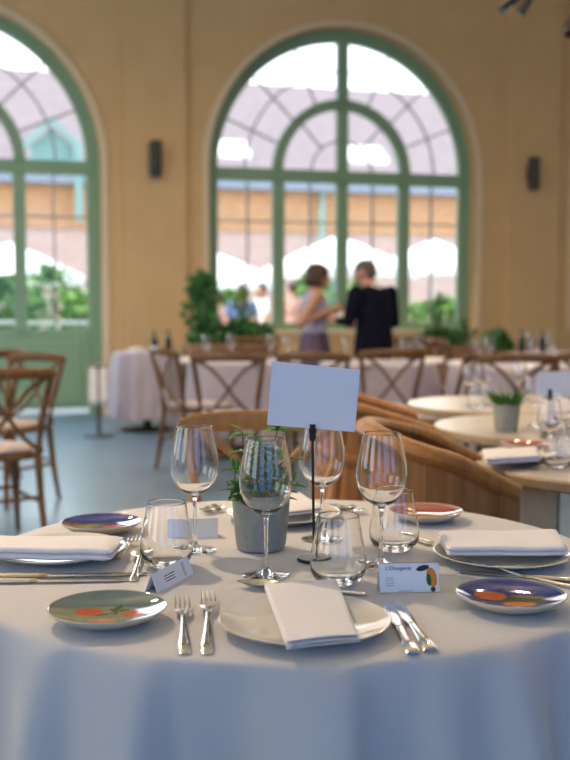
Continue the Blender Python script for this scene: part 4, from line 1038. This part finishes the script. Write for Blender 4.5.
    for s_ in (-1, 1):
        b = MB(); b.cap((s_*.11, -.045, .045), (s_*.125, .12, .036), .044, .036); b.box((s_*.115-.035, -.08, 0), (s_*.115+.04, .14, .02)); b.obj('shoe', m_shoe, t, remesh=vox)
    return t
# woman: faces +X (to the right), arms bent before her; local +Y -> world +X means rotz = -90 deg
WY = 9.85; q = ay(316, 303, WY)
wx = q.x
person('person with a brown bob in a pale lilac top and mauve skirt, facing right', (wx-.01, WY, 0), math.radians(-82),
       dict(head=(0, .035, 1.60), nod=.12, elL=(-.24, -.09, 1.12), elR=(.24, -.17, 1.13), wrL=(-.12, .22, 1.22), wrR=(.15, .13, 1.27), hdL=(.3, 1, .2), hdR=(-.2, 1, .1)), m_blouse, m_skirt, m_hairb, 'bob', 'none', .012, skirt=True, k=.915, wk=1.16)
MY = 9.45; q = ay(375, 303, MY)
person('person in a dark navy suit seen from behind, turned left', (q.x, MY, 0), math.radians(40),
       dict(head=(-.03, .10, 1.60), nod=.30, hy=.45, chest=(0, .02, 1.28), sh=.205, elL=(-.27, .04, 1.14), elR=(.25, .02, 1.12), wrL=(-.20, .24, 1.14), wrR=(.10, .24, 1.08), hdL=(-.3, 1, .1), hdR=(-.6, .8, .1)), m_suit, m_suit, m_hairg, 'short', 'long', .012, suit=True, k=.93, wk=1.14)
q = ay(342, 314, 9.75)
b = MB(); b.loft([[(-.10, -.01, -.05), (.06, -.03, -.02), (.06, .02, .05), (-.10, .04, .03)], [(-.10, -.007, -.052), (.06, -.027, -.022), (.06, .023, .048), (-.10, .043, .028)]]); o = b.obj('paper_sheet', m_card, smooth=False, loc=(q.x, 9.72, q.z)); tag(o, 'sheet of white paper held between the two standing people', 'paper')
q = ay(413, 354, 9.8)
t = thing('handbag', 'small black bag resting on the chair right of the suited person', 'bag', (q.x, 9.8, .496))
b = MB(); b.ell((0, 0, .12), (.15, .08, .13)); b.obj('bag_body', m_shoe, t, remesh=.012)
b = MB(); b.tube([(-.08, 0, .2), (-.05, 0, .3), (.05, 0, .3), (.08, 0, .2)], .01, 8, up=(0, 1, 0)); b.obj('strap', m_shoe, t)
crossback('brown cross-back chair holding the black bag right of the suited person', 'cross-back chairs', (q.x, 9.8, 0), math.radians(160))
# people outside
def outside(px, Y, rz, m, label, k=.97, lm=None):
    q = ay(px, 303, Y)
    person(label, (q.x, Y, -.02), rz, dict(head=(0, .02, 1.62), elL=(-.25, 0, 1.12), elR=(.25, .02, 1.12), wrL=(-.2, .2, 1.02), wrR=(.2, .2, 1.02), hdL=(.2, 1, 0), hdR=(-.2, 1, 0)), m, lm or m_skirt, m_hairb, 'short', 'short', .022, k=k, group='people in the courtyard')
outside(242, 14.7, 0, m_blue, 'person in a blue shirt outside the left panes of the window', .86)
outside(219, 15.2, 1, m_pink, 'person in pink outside at the left edge of the window', .80)
outside(262, 15.5, 2, m_white, 'person in white outside the left panes, right of the blue shirt', .88)
outside(292, 16.2, .5, m_pink, 'person in pale pink outside, left of the woman indoors', .9)
